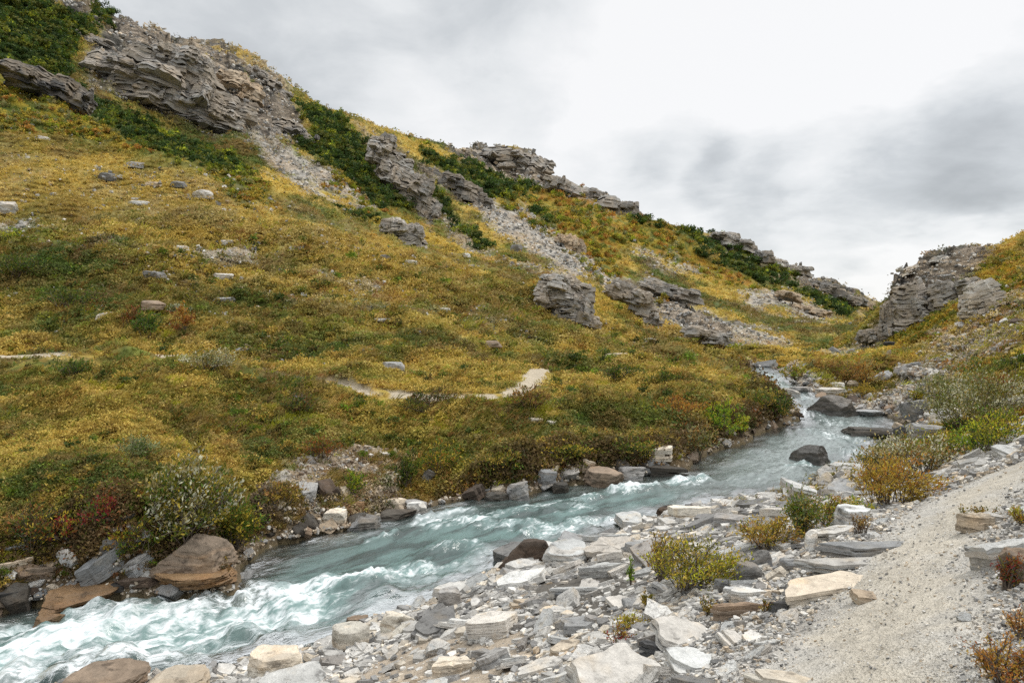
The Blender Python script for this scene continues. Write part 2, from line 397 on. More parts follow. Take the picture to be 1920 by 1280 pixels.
SILT = P_([(1010,1080),(1120,1070),(1180,1090),(1190,1140),(1120,1180),(1060,1150),(1000,1120)], 3, 14, seed=7, soft=8, wob=14)
SAND = np.maximum(P_([(640,1300),(700,1230),(800,1200),(850,1190),(900,1210),(960,1160),(1010,1190),(1000,1240),(890,1290),(830,1330)], 3, 12, seed=8, soft=12, wob=26),
                  P_([(820,1140),(900,1130),(960,1170),(900,1190)], 3, 14, seed=9, soft=10, wob=20)*.7)
YEL = YEL*(1-ALDER); ROCK = ROCK*(1-ALDER)
gb0 = P_([(480,930),(560,850),(680,815),(760,840),(740,880),(690,930),(640,985),(560,1000),(470,1010)], 5, 30, seed=92, soft=8)
SCREE = SCREE*(1-gb0*sstep(.44, .58, fbm2(GX, GY, .9, 3, 93)))
VEG = np.clip(1 - np.maximum.reduce([SCREE, ROCK, PATH*1.0, SILT, SAND]), 0, 1)*(SD > .15)

# ------------------------------------------------------------------ relief
H0 = GZ.copy()
land = np.maximum(H0, HW + .06 + .22*np.clip(SD, 0, 1.2) - 30*(rg > 75))
wb = np.where(leftside, .95+.5*(fbm2(GX, GY, 1.3, 2, 33)-.5), 1.3)
up = sstep(0, 1, np.clip(SD, 0, None)/wb)
Z = np.where(rg < 75, HW + (land - HW)*np.where(SD > 0, .12+.88*up, 0), H0)
Z = np.where((SD <= 0) & (rg < 130), HW - np.minimum(.75, .10 + .34*np.clip(-SD, 0, 3)), Z)
VEGS = sstep(.1, .9, VEG)*(1-gb0)
noise = np.zeros(GX.shape)
soft_veg = VEG*(1-.0*ROCK)
for k, lam in enumerate([.16, .33, .7, 1.6, 3.6, 8, 17, 36]):
    w = sstep(.004, .012, lam/rg)*sstep(.55, .2, lam/rg)
    m = w > 0.01
    amp = np.where(ROCK > .1, .14, .115 if lam < 1 or lam > 5 else .20)*lam**.92*np.where(rg < 25, .3+.7*VEGS, 1.0)*(1-.8*np.maximum(PATH, np.maximum(SILT, SAND)))*(1-.6*sstep(2.4, .8, tl))
    nn = fbm2(GX[m], GY[m], lam, 2, 200+k) - .5
    noise[m] += (w*amp)[m]*nn*2
vm = (VEG > .3) & (rg > 9) & (rg < 130)
for lam, am, sd_ in ((2.3, .20, 230), (4.6, .34, 240)):
    n_ = nlod(GX[vm]+.6*GY[vm], GY[vm], np.clip(lam*np.maximum(rg[vm]/26, .7), lam*.7, lam*3), 3, sd_)
    noise[vm] -= am*np.clip(rg[vm]/30, .6, 2)*VEG[vm]*np.clip(1-np.abs(2*n_-1)*3.2, 0, 1)**1.5*(1-sstep(3, 1, tl[vm]))*(1-gb0[vm])
# rugged rock: ledges along a dipping bedding plane, with gullies
rk = ROCK > .03
x, y, h = GX[rk], GY[rk], Z[rk]
sc = np.clip(rg[rk]*.035, 1.0, 9)
warp = (nlod(x, y, sc*2.2, 3, 300)-.5)
q = (h + .35*x*.6 + sc*1.6*warp)/(sc*.55)
fr = q - np.floor(q); step = (np.floor(q) + sstep(.55, 1, fr) - q)*sc*.55
rid = 1-np.abs(2*nlod(x, y, sc*1.5, 4, 310)-1)
noise[rk] += ROCK[rk]*(step*.75 + (rid-.72)*sc*np.where(rg[rk] > 140, .55, .9) + (hash1(np.floor(q).astype(int)+77*np.floor((x*.8+y*.3)/5+2*warp).astype(int), 3)-.5)*sc*.5)
# low, soft hummocks of shrub in the alder and yellow patches
sh = np.maximum(ALDER, YEL*.8) > .05
noise[sh] += (np.maximum(ALDER, .7*YEL)[sh])*np.clip(rg[sh]*.007, .2, 1.4)*(nlod(GX[sh], GY[sh], np.clip(rg[sh]*.016, .5, 3.5), 2, 320)-.35)*1.3
fade = np.where(rg < 75, np.clip(SD/.8, .12, 1), 1)*np.where(rg < 3, .6, 1)
Z = Z + noise*fade*(1-.7*(leftside & (rg > 33) & (rg < 60) & (SD < 4))) - .06*PATH_L - .03*PATH_R + .30*sstep(3.4, .5, tl)*sstep(560, 400, PX)*(rg < 60)
GZ = Z

# ------------------------------------------------------------------ colour of the land
def lin(c): return np.array([((v/255+.055)/1.055)**2.4 if v/255 > .04045 else v/255/12.92 for v in c])
def mixc(a, b, t): return a*(1-t[..., None]) + b*t[..., None]
GOLD, OLIVE, BROWN, DKGRN, RUST, STRAW, GRN = [lin(c) for c in ((157,136,68),(108,112,50),(104,88,52),(60,76,34),(150,110,52),(172,150,96),(90,106,34))]
ROCKC, ROCKD, TAN, PALE, SANDC, SILTC = [lin(c) for c in ((128,122,115),(84,82,80),(168,152,132),(176,171,163),(170,157,140),(98,94,88))]
def ns(lam, seed, o=3): return nlod(GX, GY, lam, o, seed)
lamr = np.clip(rg*.05, .4, 6)
a1, a2, a3, a4 = ns(1.0*lamr, 400), ns(.35*lamr, 410), ns(2.6*lamr, 420), ns(.9*lamr, 430)
C = mixc(np.broadcast_to(GOLD, GX.shape+(3,)), OLIVE, sstep(.42, .62, a1))
C = mixc(C, BROWN, sstep(.54, .68, a2)*.75)
C = mixc(C, DKGRN, sstep(.56, .7, a4)*.6)
C = mixc(C, RUST, sstep(.63, .76, ns(.8*lamr, 440))*.5)
C = mixc(C, STRAW, sstep(.6, .76, ns(.5*lamr, 450))*.5)
C = mixc(C, mixc(np.broadcast_to(DKGRN*1.1, C.shape), BROWN*.8, sstep(.42, .58, a4)), sstep(.53, .64, a3)*.8)
C = mixc(C, GOLD*1.25, sstep(.48, .36, a3)*.6)
gs = P_([(-300,240),(0,250),(200,285),(420,370),(700,440),(900,510),(1100,600),(1300,660),(1380,700),(1150,660),(850,560),(600,500),(300,430),(0,400),(-300,380)], 25, 140, seed=120, soft=40)
C = mixc(C, mixc(np.broadcast_to(GOLD*.95, C.shape), STRAW*.8, sstep(.45, .65, a1)), gs*.62)
dk = P_([(-300,460),(0,460),(150,480),(350,500),(560,540),(700,560),(640,610),(420,600),(250,600),(100,560),(-300,560)], 20, 90, seed=121, soft=25, wob=50)
C = mixc(C, mixc(np.broadcast_to(DKGRN, C.shape), BROWN*.8, sstep(.4, .6, a4)), dk*.66)
C = mixc(C, mixc(np.broadcast_to(lin((70,82,30)), C.shape), lin((140,122,36)), sstep(.48, .62, a2)), YEL*.8)
C = mixc(C, mixc(np.broadcast_to(lin((146,122,44)), C.shape), lin((146,102,42)), sstep(.5, .64, a1)), YEL*sstep(900, 1000, PX)*sstep(.4, .55, a1)*.7*(rg > 60))
C = mixc(C, mixc(np.broadcast_to(lin((40,56,20)), C.shape), lin((62,76,26)), sstep(.45, .62, a2)), ALDER*.92)
rkc = mixc(mixc(np.broadcast_to(ROCKC*np.array([1.08,1,.92]), C.shape), ROCKD, sstep(.45, .62, ns(np.clip(rg*.02, .3, 3), 460))), TAN, sstep(.46, .6, ns(np.clip(rg*.09, 1, 14), 470))*.75)
C = mixc(C, rkc, ROCK*sstep(.25, .4, ns(np.clip(rg*.03, .3, 4), 480)+ROCK*.12)*.95)
scc = mixc(mixc(np.broadcast_to(PALE*.9, C.shape), ROCKD, sstep(.56, .66, ns(np.clip(rg*.006, .05, 1), 490))*.6), TAN, sstep(.4, .6, ns(np.clip(rg*.1, 1, 12), 500))*.7*(rg > 50))
brk = ns(np.clip(rg*.02, .12, 3), 510)
C = mixc(C, scc, SCREE*np.where(rg > 18, sstep(.30, .46, brk + (SCREE-.6)*.45), 1))
C = mixc(C, mixc(np.broadcast_to(lin((150,134,110)), C.shape), lin((118,98,70)), sstep(.42, .6, a4)), gb0*.85)
C = mixc(C, SANDC, SAND); C = mixc(C, SILTC, SILT)
scn = (~leftside)*(rg < 17)*(1-PATH)*sstep(.6, 1.4, tr); C = C*(1-.42*scn*(1-SAND)*(1-SILT))[..., None]  # near bank ground darkened: damp silt, plus painted shade in gaps between slabs
pc = mixc(np.broadcast_to(lin((180,176,168)), C.shape), lin((183,175,160)), sstep(.46, .10, tr+.7*(a1-.5))*.8)
C = mixc(C, pc, np.maximum(PATH_R, PATH_F)); C = mixc(C, lin((178,166,146)), PATH_L)
# soil and wet stones along the water's edge, river bed
C = mixc(C, mixc(np.broadcast_to(lin((66,52,36)), C.shape), lin((96,78,54)), sstep(.4, .62, a2)), np.where(leftside, sstep(1.3, .7, SD), 0)*(rg < 70)*.9*(1-gb0))
C = mixc(C, lin((104,92,74)), sstep(.30, .05, SD)*(rg < 75)*.9)
C = mixc(C, lin((92,84,60)), (SD < 0)*1.0*(rg < 75))
C = np.clip(C, .005, .9)

# ------------------------------------------------------------------ mesh helpers and materials
def new_mesh(name, verts, faces, cols=None, n=None, smooth=False, extra=None):
    """faces: (M,3) or (M,4) int array"""
    me = bpy.data.meshes.new(name); verts = np.ascontiguousarray(verts, np.float32); faces = np.ascontiguousarray(faces, np.int32)
    k = faces.shape[1]
    me.vertices.add(len(verts)); me.vertices.foreach_set('co', verts.ravel())
    me.loops.add(faces.size); me.loops.foreach_set('vertex_index', faces.ravel())
    me.polygons.add(len(faces)); me.polygons.foreach_set('loop_start', np.arange(0, faces.size, k, dtype=np.int32))
    me.polygons.foreach_set('use_smooth', np.full(len(faces), smooth, bool))
    me.update(calc_edges=True)
    if cols is not None:
        at = me.attributes.new('Col', 'FLOAT_COLOR', 'POINT')
        c4 = np.ones((len(verts), 4), np.float32); c4[:, :3] = cols; at.data.foreach_set('color', c4.ravel())
    for nm, arr in (extra or {}).items():
        at = me.attributes.new(nm, 'FLOAT_VECTOR', 'POINT'); at.data.foreach_set('vector', np.ascontiguousarray(arr, np.float32).ravel())
    return me
def link(name, me, mat, parent=None, loc=None):
    o = bpy.data.objects.new(name, me); COL.objects.link(o)
    if mat is not None and me is not None and not me.materials: me.materials.append(mat)
    if parent is not None: o.parent = parent
    if loc is not None: o.location = loc
    return o
def tag(o, label=None, cat=None, group=None, kind=None):
    if label: o['label'] = label
    if cat: o['category'] = cat
    if group: o['group'] = group
    if kind: o['kind'] = kind
    return o

def mat_ground():
    m = bpy.data.materials.new('ground_cover'); m.use_nodes = True; T = NT(m.node_tree)
    out = T.node('ShaderNodeOutputMaterial'); b = T.node('ShaderNodeBsdfPrincipled'); T.l.new(b.outputs[0], out.inputs[0])
    col = T.node('ShaderNodeAttribute', attribute_name='Col').outputs['Color']
    g = T.node('ShaderNodeNewGeometry').outputs['Position']
    mk = T.node('ShaderNodeSeparateXYZ'); T.l.new(T.node('ShaderNodeAttribute', attribute_name='mask').outputs['Vector'], mk.inputs[0])
    n1 = T.noise(g, 14.0, 4); n2 = T.noise(g, 3.1, 5, .65); n3 = T.noise(g, 70.0, 2)
    f = T.math('ADD', T.math('ADD', T.math('MULTIPLY', n1, .7), T.math('MULTIPLY', n2, .75)), T.math('MULTIPLY', n3, .45))
    f = T.math('ADD', f, .06)
    mp = T.node('ShaderNodeMapping'); T.l.new(g, mp.inputs[0]); mp.inputs['Scale'].default_value = (.22, .22, 1.0); mp.inputs['Rotation'].default_value = (.25, .3, .4)
    r1 = T.noise(mp.outputs[0], .9, 7, .68, .5); r2 = T.noise(mp.outputs[0], 3.4, 6, .7, .3)
    cr = T.math('MULTIPLY', T.mapr(r1, .34, .62, .30, 1.28), T.mapr(r2, .32, .62, .45, 1.25))
    f = T.math('MULTIPLY', f, T.math('ADD', 1.0, T.math('MULTIPLY', mk.outputs[0], T.math('SUBTRACT', cr, 1.0))))
    c = T.mix(1.0, col, T.grey(f), 'MULTIPLY')
    T.l.new(c, b.inputs['Base Color']); b.inputs['Roughness'].default_value = .95; b.inputs['Specular IOR Level'].default_value = .15
    bp = T.node('ShaderNodeBump'); bp.inputs['Strength'].default_value = .7; bp.inputs['Distance'].default_value = .06
    bp2 = T.node('ShaderNodeBump'); T.l.new(mk.outputs[0], bp2.inputs['Strength']); bp2.inputs['Distance'].default_value = 1.0
    T.l.new(T.math('ADD', r1, T.math('MULTIPLY', r2, .5)), bp2.inputs['Height'])
    T.l.new(T.math('ADD', n1, T.math('MULTIPLY', n3, .5)), bp.inputs['Height']); T.l.new(bp2.outputs[0], bp.inputs['Normal']); T.l.new(bp.outputs[0], b.inputs['Normal'])
    return m
M_GROUND = mat_ground()
idx = np.arange(NT_*NR).reshape(NT_, NR)
quads = np.stack([idx[:-1, :-1], idx[1:, :-1], idx[1:, 1:], idx[:-1, 1:]], -1).reshape(-1, 4)[:, ::-1]
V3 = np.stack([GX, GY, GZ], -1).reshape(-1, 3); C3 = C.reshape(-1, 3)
MK = np.stack([np.clip(np.maximum(ROCK, .55*SCREE*(rg > 40)), 0, 1), SCREE, VEG], -1).reshape(-1, 3)
pm = PATH.reshape(-1)[quads].mean(1) > .5
def sub_mesh(name, fsel):
    f = quads[fsel]; u, inv = np.unique(f, return_inverse=True)
    return new_mesh(name, V3[u], inv.reshape(f.shape), C3[u], smooth=True, extra={'mask': MK[u]})
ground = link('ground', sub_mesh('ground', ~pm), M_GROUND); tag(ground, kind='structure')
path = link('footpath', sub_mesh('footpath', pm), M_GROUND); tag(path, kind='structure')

# ------------------------------------------------------------------ river
CEN = []
def resample(P, n):
    d = np.concatenate([[0], np.cumsum(np.hypot(*np.diff(P, axis=0).T))]); t = np.linspace(0, d[-1], n)
    return np.stack([np.interp(t, d, P[:, 0]), np.interp(t, d, P[:, 1])], 1)
CEN = (resample(LW, 60)+resample(RW, 60))/2
CEN = np.stack([np.convolve(np.pad(CEN[:, k], 3, 'edge'), np.ones(7)/7, 'valid') for k in (0, 1)], 1)
def flow_uv(x, y):
    best = np.full(x.shape, 1e18); u = np.zeros(x.shape); v = np.zeros(x.shape); acc = 0
    for i in range(len(CEN)-1):
        ax, ay = CEN[i]; bx, by = CEN[i+1]; vx, vy = bx-ax, by-ay; L = math.hypot(vx, vy)
        t = np.clip(((x-ax)*vx+(y-ay)*vy)/L**2, 0, 1)
        dx, dy = x-ax-t*vx, y-ay-t*vy; d = dx*dx+dy*dy; b = d < best
        best[b] = d[b]; u[b] = acc+t[b]*L; v[b] = ((x-ax)*(-vy)+(y-ay)*vx)[b]/L
        acc += L
    return u, v
wm_v = ((SD < .30) & (rg < 110) & (rg > 4)).reshape(-1)
fsel = wm_v[quads].all(1)
f = quads[fsel]; u_, inv = np.unique(f, return_inverse=True)
wx, wy = GX.reshape(-1)[u_], GY.reshape(-1)[u_]; wz = water_h(wy)
fu, fv = flow_uv(wx, wy)
wpx, wpy, _ = project(wx, wy, wz)
foam = np.zeros(wx.shape)
# white water: streaks lying on the river (photo px outline -> place on the water), half width in m, strength
STREAKS = [([(-60,1290),(60,1235),(150,1195),(300,1165),(440,1135)], 1.0, .92), ([(60,1290),(200,1240),(320,1210),(450,1180),(560,1140)], .8, .84), ([(440,1130),(560,1108),(650,1095),(740,1080),(790,1062)], .42, .95),
           ([(-100,1185),(0,1190),(90,1190)], .4, .75), ([(120,1165),(190,1145),(300,1128),(420,1120)], .3, .9), ([(330,1140),(450,1120)], .4, .95),
           ([(690,1015),(720,1008),(740,1000)], .14, .7), ([(800,985),(860,975),(930,985),(1000,985),(1060,995)], .42, .68), ([(900,965),(960,962),(1010,950),(1060,945)], .35, .4), ([(790,975),(850,960),(880,955)], .22, .6), ([(1000,1000),(1080,985),(1140,975)], .4, .62),
           ([(820,1030),(880,1020),(910,1035)], .3, .5), ([(1085,940),(1110,930)], .3, .75), ([(1160,920),(1220,912)], .4, .85), ([(1265,905),(1310,900)], .45, .85), ([(1040,955),(1100,950)], .5, .4),
           ([(600,1125),(700,1110),(800,1085),(900,1050)], .5, .3), ([(1300,930),(1420,900),(1500,880)], .8, .2), ([(1500,790),(1560,790),(1600,800)], 1.2, .4), ([(1530,810),(1600,830)], 1.0, .42), ([(1480,872),(1520,868),(1555,864)], .25, .75),
           ([(1430,705),(1450,730),(1480,745)], 2.0, .6), ([(1520,765),(1500,785)], 1.0, .5), ([(1480,780),(1530,776),(1570,780)], .3, .8), ([(1600,850),(1620,840)], .8, .5)]
for pts, hw_, st in STREAKS:
    P = np.array([on_water(*p) for p in pts])
    d = line_dist(wx, wy, P)
    foam = np.maximum(foam, st*sstep(1.35, .15, d/hw_))
turb = sstep(3.0, .2, line_dist(wx, wy, np.array([on_water(*p) for p in [(-100,1260),(200,1200),(480,1165),(700,1100),(850,1030),(1000,985),(1200,950)]])))
sdw = SD.reshape(-1)[u_]
rough = np.clip(foam, 0, 1)
wn1 = fbm2(fu*.9, fv*1.7, 1.0, 3, 600)-.5; wn2 = fbm2(fu*2.4, fv*4.2, 1.0, 3, 610)-.5; wn3 = fbm2(fu*6, fv*9, 1.0, 2, 620)-.5
wz = wz + (wn1*.09 + wn2*.05 + wn3*.018) + rough*(wn1*.40 + wn2*.28 + wn3*.12 + .10)
wz = wz - .10*sstep(-.1, .30, sdw)
# the little fall at the bottom left
drop = P_([(-600,1320),(-80,1275),(20,1260),(70,1235),(110,1200),(60,1185),(-20,1180),(-600,1160)], 3, 40, seed=140, soft=14, wob=8).reshape(-1)[u_]
wz = wz - .16*drop
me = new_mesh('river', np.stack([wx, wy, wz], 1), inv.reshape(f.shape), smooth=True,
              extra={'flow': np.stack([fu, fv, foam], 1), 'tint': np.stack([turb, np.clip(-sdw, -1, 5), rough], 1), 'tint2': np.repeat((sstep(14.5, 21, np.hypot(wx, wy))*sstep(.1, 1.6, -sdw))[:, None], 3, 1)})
def mat_water():
    m = bpy.data.materials.new('glacial_water'); m.use_nodes = True; T = NT(m.node_tree)
    out = T.node('ShaderNodeOutputMaterial'); b = T.node('ShaderNodeBsdfPrincipled')
    fl = T.node('ShaderNodeSeparateXYZ'); T.l.new(T.node('ShaderNodeAttribute', attribute_name='flow').outputs['Vector'], fl.inputs[0])
    ti = T.node('ShaderNodeSeparateXYZ'); T.l.new(T.node('ShaderNodeAttribute', attribute_name='tint').outputs['Vector'], ti.inputs[0])
    def fvec(a, b_):
        c = T.node('ShaderNodeCombineXYZ'); T.l.new(T.math('MULTIPLY', fl.outputs[0], a), c.inputs[0]); T.l.new(T.math('MULTIPLY', fl.outputs[1], b_), c.inputs[1]); return c.outputs[0]
    n1 = T.noise(fvec(.8, 2.6), 1.0, 6, .6, .6); n2 = T.noise(fvec(3.2, 8.0), 1.0, 5, .6, .5); n3 = T.noise(fvec(9, 16), 1.0, 3, .6, .2)
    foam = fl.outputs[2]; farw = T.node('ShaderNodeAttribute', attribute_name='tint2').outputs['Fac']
    pat = T.math('ADD', T.math('MULTIPLY', n1, .46), T.math('ADD', T.math('MULTIPLY', n2, .52), T.math('MULTIPLY', n3, .30)))   # about .64 mean
    s = T.math('ADD', T.math('MULTIPLY', foam, .40), T.math('MULTIPLY', T.math('SUBTRACT', pat, .64), 1.9))
    fm = T.mapr(s, .16, .58)
    fm = T.math('MULTIPLY', fm, T.mapr(foam, .02, .25))
    teal = T.mix(T.mapr(n1, .4, .62), (.050, .075, .070), (.125, .20, .188))
    deep = T.mix(T.mapr(n1, .35, .6), (.028, .034, .030), (.085, .108, .10))
    c = T.mix(T.math('MULTIPLY', ti.outputs[0], .95), deep, teal)
    c = T.mix(T.math('MULTIPLY', farw, T.mapr(n2, .30, .62, .35, 1.0)), c, (.235, .275, .265))  # paler far water: reflected sky put into the base colour
    c = T.mix(T.mapr(foam, .2, 1.0, 0, .7), c, (.24, .36, .345))
    c = T.mix(fm, c, (.80, .83, .84))
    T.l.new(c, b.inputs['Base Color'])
    T.l.new(T.mapr(fm, 0, 1, .14, .7), b.inputs['Roughness']); b.inputs['IOR'].default_value = 1.33
    bp = T.node('ShaderNodeBump'); bp.inputs['Strength'].default_value = .34; bp.inputs['Distance'].default_value = .10
    T.l.new(T.math('ADD', T.math('MULTIPLY', n2, .7), T.math('MULTIPLY', n3, .35)), bp.inputs['Height']); T.l.new(bp.outputs[0], b.inputs['Normal'])
    # clear shallows: the bed shows through near the edge
    tr_ = T.node('ShaderNodeBsdfTransparent'); tr_.inputs[0].default_value = (.80, .86, .80, 1)
    gl = T.node('ShaderNodeBsdfGlossy'); gl.inputs['Roughness'].default_value = .16; T.l.new(bp.outputs[0], gl.inputs['Normal'])
    fr = T.node('ShaderNodeFresnel'); fr.inputs[0].default_value = 1.33; T.l.new(bp.outputs[0], fr.inputs['Normal'])
    mx = T.node('ShaderNodeMixShader'); T.l.new(fr.outputs[0], mx.inputs[0]); T.l.new(tr_.outputs[0], mx.inputs[1]); T.l.new(gl.outputs[0], mx.inputs[2])
    dep = T.mapr(ti.outputs[1], -.05, 1.15, .18, 1.0)
    a = T.math('MAXIMUM', T.math('ADD', dep, T.math('MULTIPLY', T.math('SUBTRACT', n1, .5), .35)), fm, clamp=True)
    fin = T.node('ShaderNodeMixShader'); T.l.new(a, fin.inputs[0]); T.l.new(mx.outputs[0], fin.inputs[1]); T.l.new(b.outputs[0], fin.inputs[2])
    T.l.new(fin.outputs[0], out.inputs[0])
    return m
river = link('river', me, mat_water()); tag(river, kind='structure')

GS = np.where((SD < 0) & (rg < 75), np.maximum(GZ, HW), GZ)
# ------------------------------------------------------------------ rock
RS = np.random.RandomState
def mat_rock(name, sc=1.0, bump=.6, strat=5.0, rough=.9):
    m = bpy.data.materials.new(name); m.use_nodes = True; T = NT(m.node_tree)
    out = T.node('ShaderNodeOutputMaterial'); b = T.node('ShaderNodeBsdfPrincipled'); T.l.new(b.outputs[0], out.inputs[0])
    col = T.node('ShaderNodeAttribute', attribute_name='Col').outputs['Color']
    oi = T.node('ShaderNodeObjectInfo')
    tc = T.node('ShaderNodeTexCoord').outputs['Object']
    tc = T.vmath('ADD', tc, T.vmath('SCALE', oi.outputs['Location'], 1.37))
    mp = T.node('ShaderNodeMapping'); T.l.new(tc, mp.inputs[0]); mp.inputs['Scale'].default_value = (1, .8, strat); mp.inputs['Rotation'].default_value = (.12, .1, 0)
    n1 = T.noise(mp.outputs[0], 2.2/sc, 6, .62, .3); n2 = T.noise(tc, 5.0/sc, 6, .65); n3 = T.noise(tc, 1.1/sc, 3); n4 = T.noise(tc, 26.0/sc, 3, .6)
    f = T.math('ADD', T.math('MULTIPLY', n1, 1.0), T.math('ADD', T.math('MULTIPLY', n2, .85), T.math('MULTIPLY', n4, .5)))
    f = T.math('ADD', f, -.17)
    f = T.math('MULTIPLY', f, T.math('ADD', T.math('MULTIPLY', oi.outputs['Random'], .32), .84))
    c = T.mix(1.0, col, T.grey(f), 'MULTIPLY')
    c = T.mix(T.mapr(n3, .52, .72, 0, .42), c, T.mix(1.0, c, (1.16, .97, .72), 'MULTIPLY'))
    c = T.mix(T.mapr(n1, .32, .43, .7, 0), c, T.mix(1.0, c, (.34, .33, .33), 'MULTIPLY'))
    T.l.new(c, b.inputs['Base Color']); b.inputs['Roughness'].default_value = rough; b.inputs['Specular IOR Level'].default_value = .3
    bp = T.node('ShaderNodeBump'); bp.inputs['Strength'].default_value = bump; bp.inputs['Distance'].default_value = .06*sc
    T.l.new(T.math('ADD', T.math('MULTIPLY', n1, 1.2), T.math('ADD', n2, T.math('MULTIPLY', n4, .3))), bp.inputs['Height']); T.l.new(bp.outputs[0], b.inputs['Normal'])
    return m
M_SLATE = mat_rock('pale_slate', .35, .9, 6.0); M_BOULDER = mat_rock('weathered_boulder', .5, 1.0, 1.7); M_CRAG = mat_rock('layered_crag', 2.2, 1.0, 3.5)
M_WET = mat_rock('wet_rock', .5, .9, 1.8, .4)

def slate(rng, layers=3, seg=3, corners=None, jag=.05):
    """a slate slab in a unit box: a few beds, each a flat jagged plate, split and stepped back along its edges"""
    n = corners or rng.randint(4, 7); a0 = rng.rand()*6.28
    a = a0 + (np.arange(n)+rng.uniform(-.32, .32, n))*2*math.pi/n; r = rng.uniform(.40, .56, n)
    c = np.stack([np.cos(a)*r, np.sin(a)*r], 1); base = []
    for k in range(n):
        p, q = c[k], c[(k+1) % n]
        for t in range(seg):
            f = (t+(rng.uniform(-.25, .25) if t else 0))/seg; e = p*(1-f)+q*f
            if t: e = e*(1+rng.normal()*jag)
            base.append(e)
    base = np.array(base); m = len(base); V, Fc, L, nb = [], [], [], 0
    zs = np.cumsum(np.concatenate([[0], rng.uniform(.5, 1.5, layers)])); zs = zs/zs[-1]-.5
    tz = rng.normal(size=2)*.10
    for i in range(layers):
        cut = rng.normal(size=2); cut /= np.linalg.norm(cut); o = rng.uniform(.16, .5) if i else .6
        out = base*rng.uniform(.94, 1.04)*(1+rng.normal(size=(m, 1))*jag*.6); dd = out @ cut; out = out - np.maximum(dd-o, 0)[:, None]*cut*.96
        sl = (out @ tz)*(.4+.6*(i+1)/layers) + rng.normal(size=m)*.03
        top = np.concatenate([out*rng.uniform(.965, .995), (zs[i+1]+sl)[:, None]], 1); bot = np.concatenate([out, (zs[i]+(sl*.5 if i else 0*sl)-.02)[:, None]], 1)
        mid = top.mean(0)[None] + np.array([[0, 0, rng.normal()*.02]]); ring = mid*.45+top*.55; ring[:, 2] += rng.normal(size=m)*.025
        V.append(np.vstack([top, bot, ring, mid])); j = np.arange(m); k = (j+1) % m
        Fc.append(np.concatenate([np.stack([j, j+m, k], 1), np.stack([k, j+m, k+m], 1), np.stack([j, k, j+2*m], 1), np.stack([k, k+2*m, j+2*m], 1), np.stack([j+2*m, k+2*m, np.full(m, 3*m)], 1)])+nb)
        if i: Fc.append(np.array([[nb-1, nb+m, nb+m+1]]))        # the bed rests on the one below
        L.append(np.full(3*m+1, i)); nb += 3*m+1
    return np.vstack(V), np.vstack(Fc), np.concatenate(L)
_cs = {}
def cube_sphere(N):
    if N in _cs: return _cs[N]
    t = np.tan(np.linspace(-1, 1, N+1)*math.pi/4); vs, fs, base = [], [], 0
    for ax in range(3):
        for sg in (-1, 1):
            a, b = np.meshgrid(t, t, indexing='ij'); p = np.zeros(a.shape+(3,)); p[..., ax] = sg; p[..., (ax+1) % 3] = a*sg; p[..., (ax+2) % 3] = b
            ii = np.arange((N+1)**2).reshape(N+1, N+1)+base; base += (N+1)**2
            fs.append(np.stack([ii[:-1, :-1], ii[1:, :-1], ii[1:, 1:], ii[:-1, 1:]], -1).reshape(-1, 4)); vs.append(p.reshape(-1, 3))
    v = np.vstack(vs); f = np.vstack(fs); key = np.round(v, 5); u, inv = np.unique(key, axis=0, return_inverse=True); inv = inv.reshape(-1)
    u = u/np.linalg.norm(u, axis=1)[:, None]
    _cs[N] = (u, inv[f]); return _cs[N]
def block(rng, N=14, flat=False, sides=None, chips=3, rough=.03, ledge=.05, layers=5, round_=0.0, dip=(0, 0)):
    """an angular block in a unit box (-.5 .. .5): flat cleavage faces, broken sides, ledges along the bedding"""
    d, f = cube_sphere(N)
    pl = []
    n = sides or rng.randint(4, 8); a0 = rng.rand()*6.28
    for k in range(n):
        a = a0 + (k + rng.uniform(-.28, .28))*2*math.pi/n; tl_ = rng.uniform(-.25, .22)
        pl.append((math.cos(a), math.sin(a), tl_, rng.uniform(.36, .5)))
    pl.append((rng.uniform(-.14, .14), rng.uniform(-.14, .14), 1, rng.uniform(.42, .5))); pl.append((rng.uniform(-.1, .1), rng.uniform(-.1, .1), -1, .48))
    if rng.rand() < .6 and not flat: pl.append((rng.uniform(-.6, .6), rng.uniform(-.6, .6), .9, rng.uniform(.36, .46)))
    for k in range(chips):
        v = rng.normal(size=3); v[2] = abs(v[2])*.8; v /= np.linalg.norm(v); pl.append((*v, rng.uniform(.46, .6)))
    rad = np.full(len(d), 9.0)
    for a, b, c, o in pl:
        nn = math.sqrt(a*a+b*b+c*c); dt = (d[:, 0]*a+d[:, 1]*b+d[:, 2]*c)/nn
        rad = np.where(dt > 1e-3, np.minimum(rad, o/np.maximum(dt, 1e-3)), rad)
    rad = np.minimum(rad, .95)
    if round_ > 0: rad = rad*(1-round_) + round_*.47
    p = d*rad[:, None]
    sd = rng.randint(1e6)
    w = fbm3(p*2.3+sd % 97, 2, sd)-.5
    b = (p[:, 2] + dip[0]*p[:, 0] + dip[1]*p[:, 1] + .30*w)*layers
    b = b + .55*np.sin(b*1.9+sd % 7) + .3*np.sin(b*4.3+sd % 5)          # beds of uneven thickness
    lay = np.floor(b).astype(int)
    part = sstep(.42, .58, fbm3(p*2.6+sd % 41, 2, sd+21))                 # ledges come and go along a face
    k = 1 + part*(ledge*2*(hash1(lay, sd)-.5) - ledge*.5*(np.abs(b-np.floor(b)-.5) > .40))
    p[:, 0] *= k; p[:, 1] *= k
    p += (d*((fbm3(p*5+sd % 53, 3, sd+3)-.5)*2*rough)[:, None])
    return p, f, lay, w
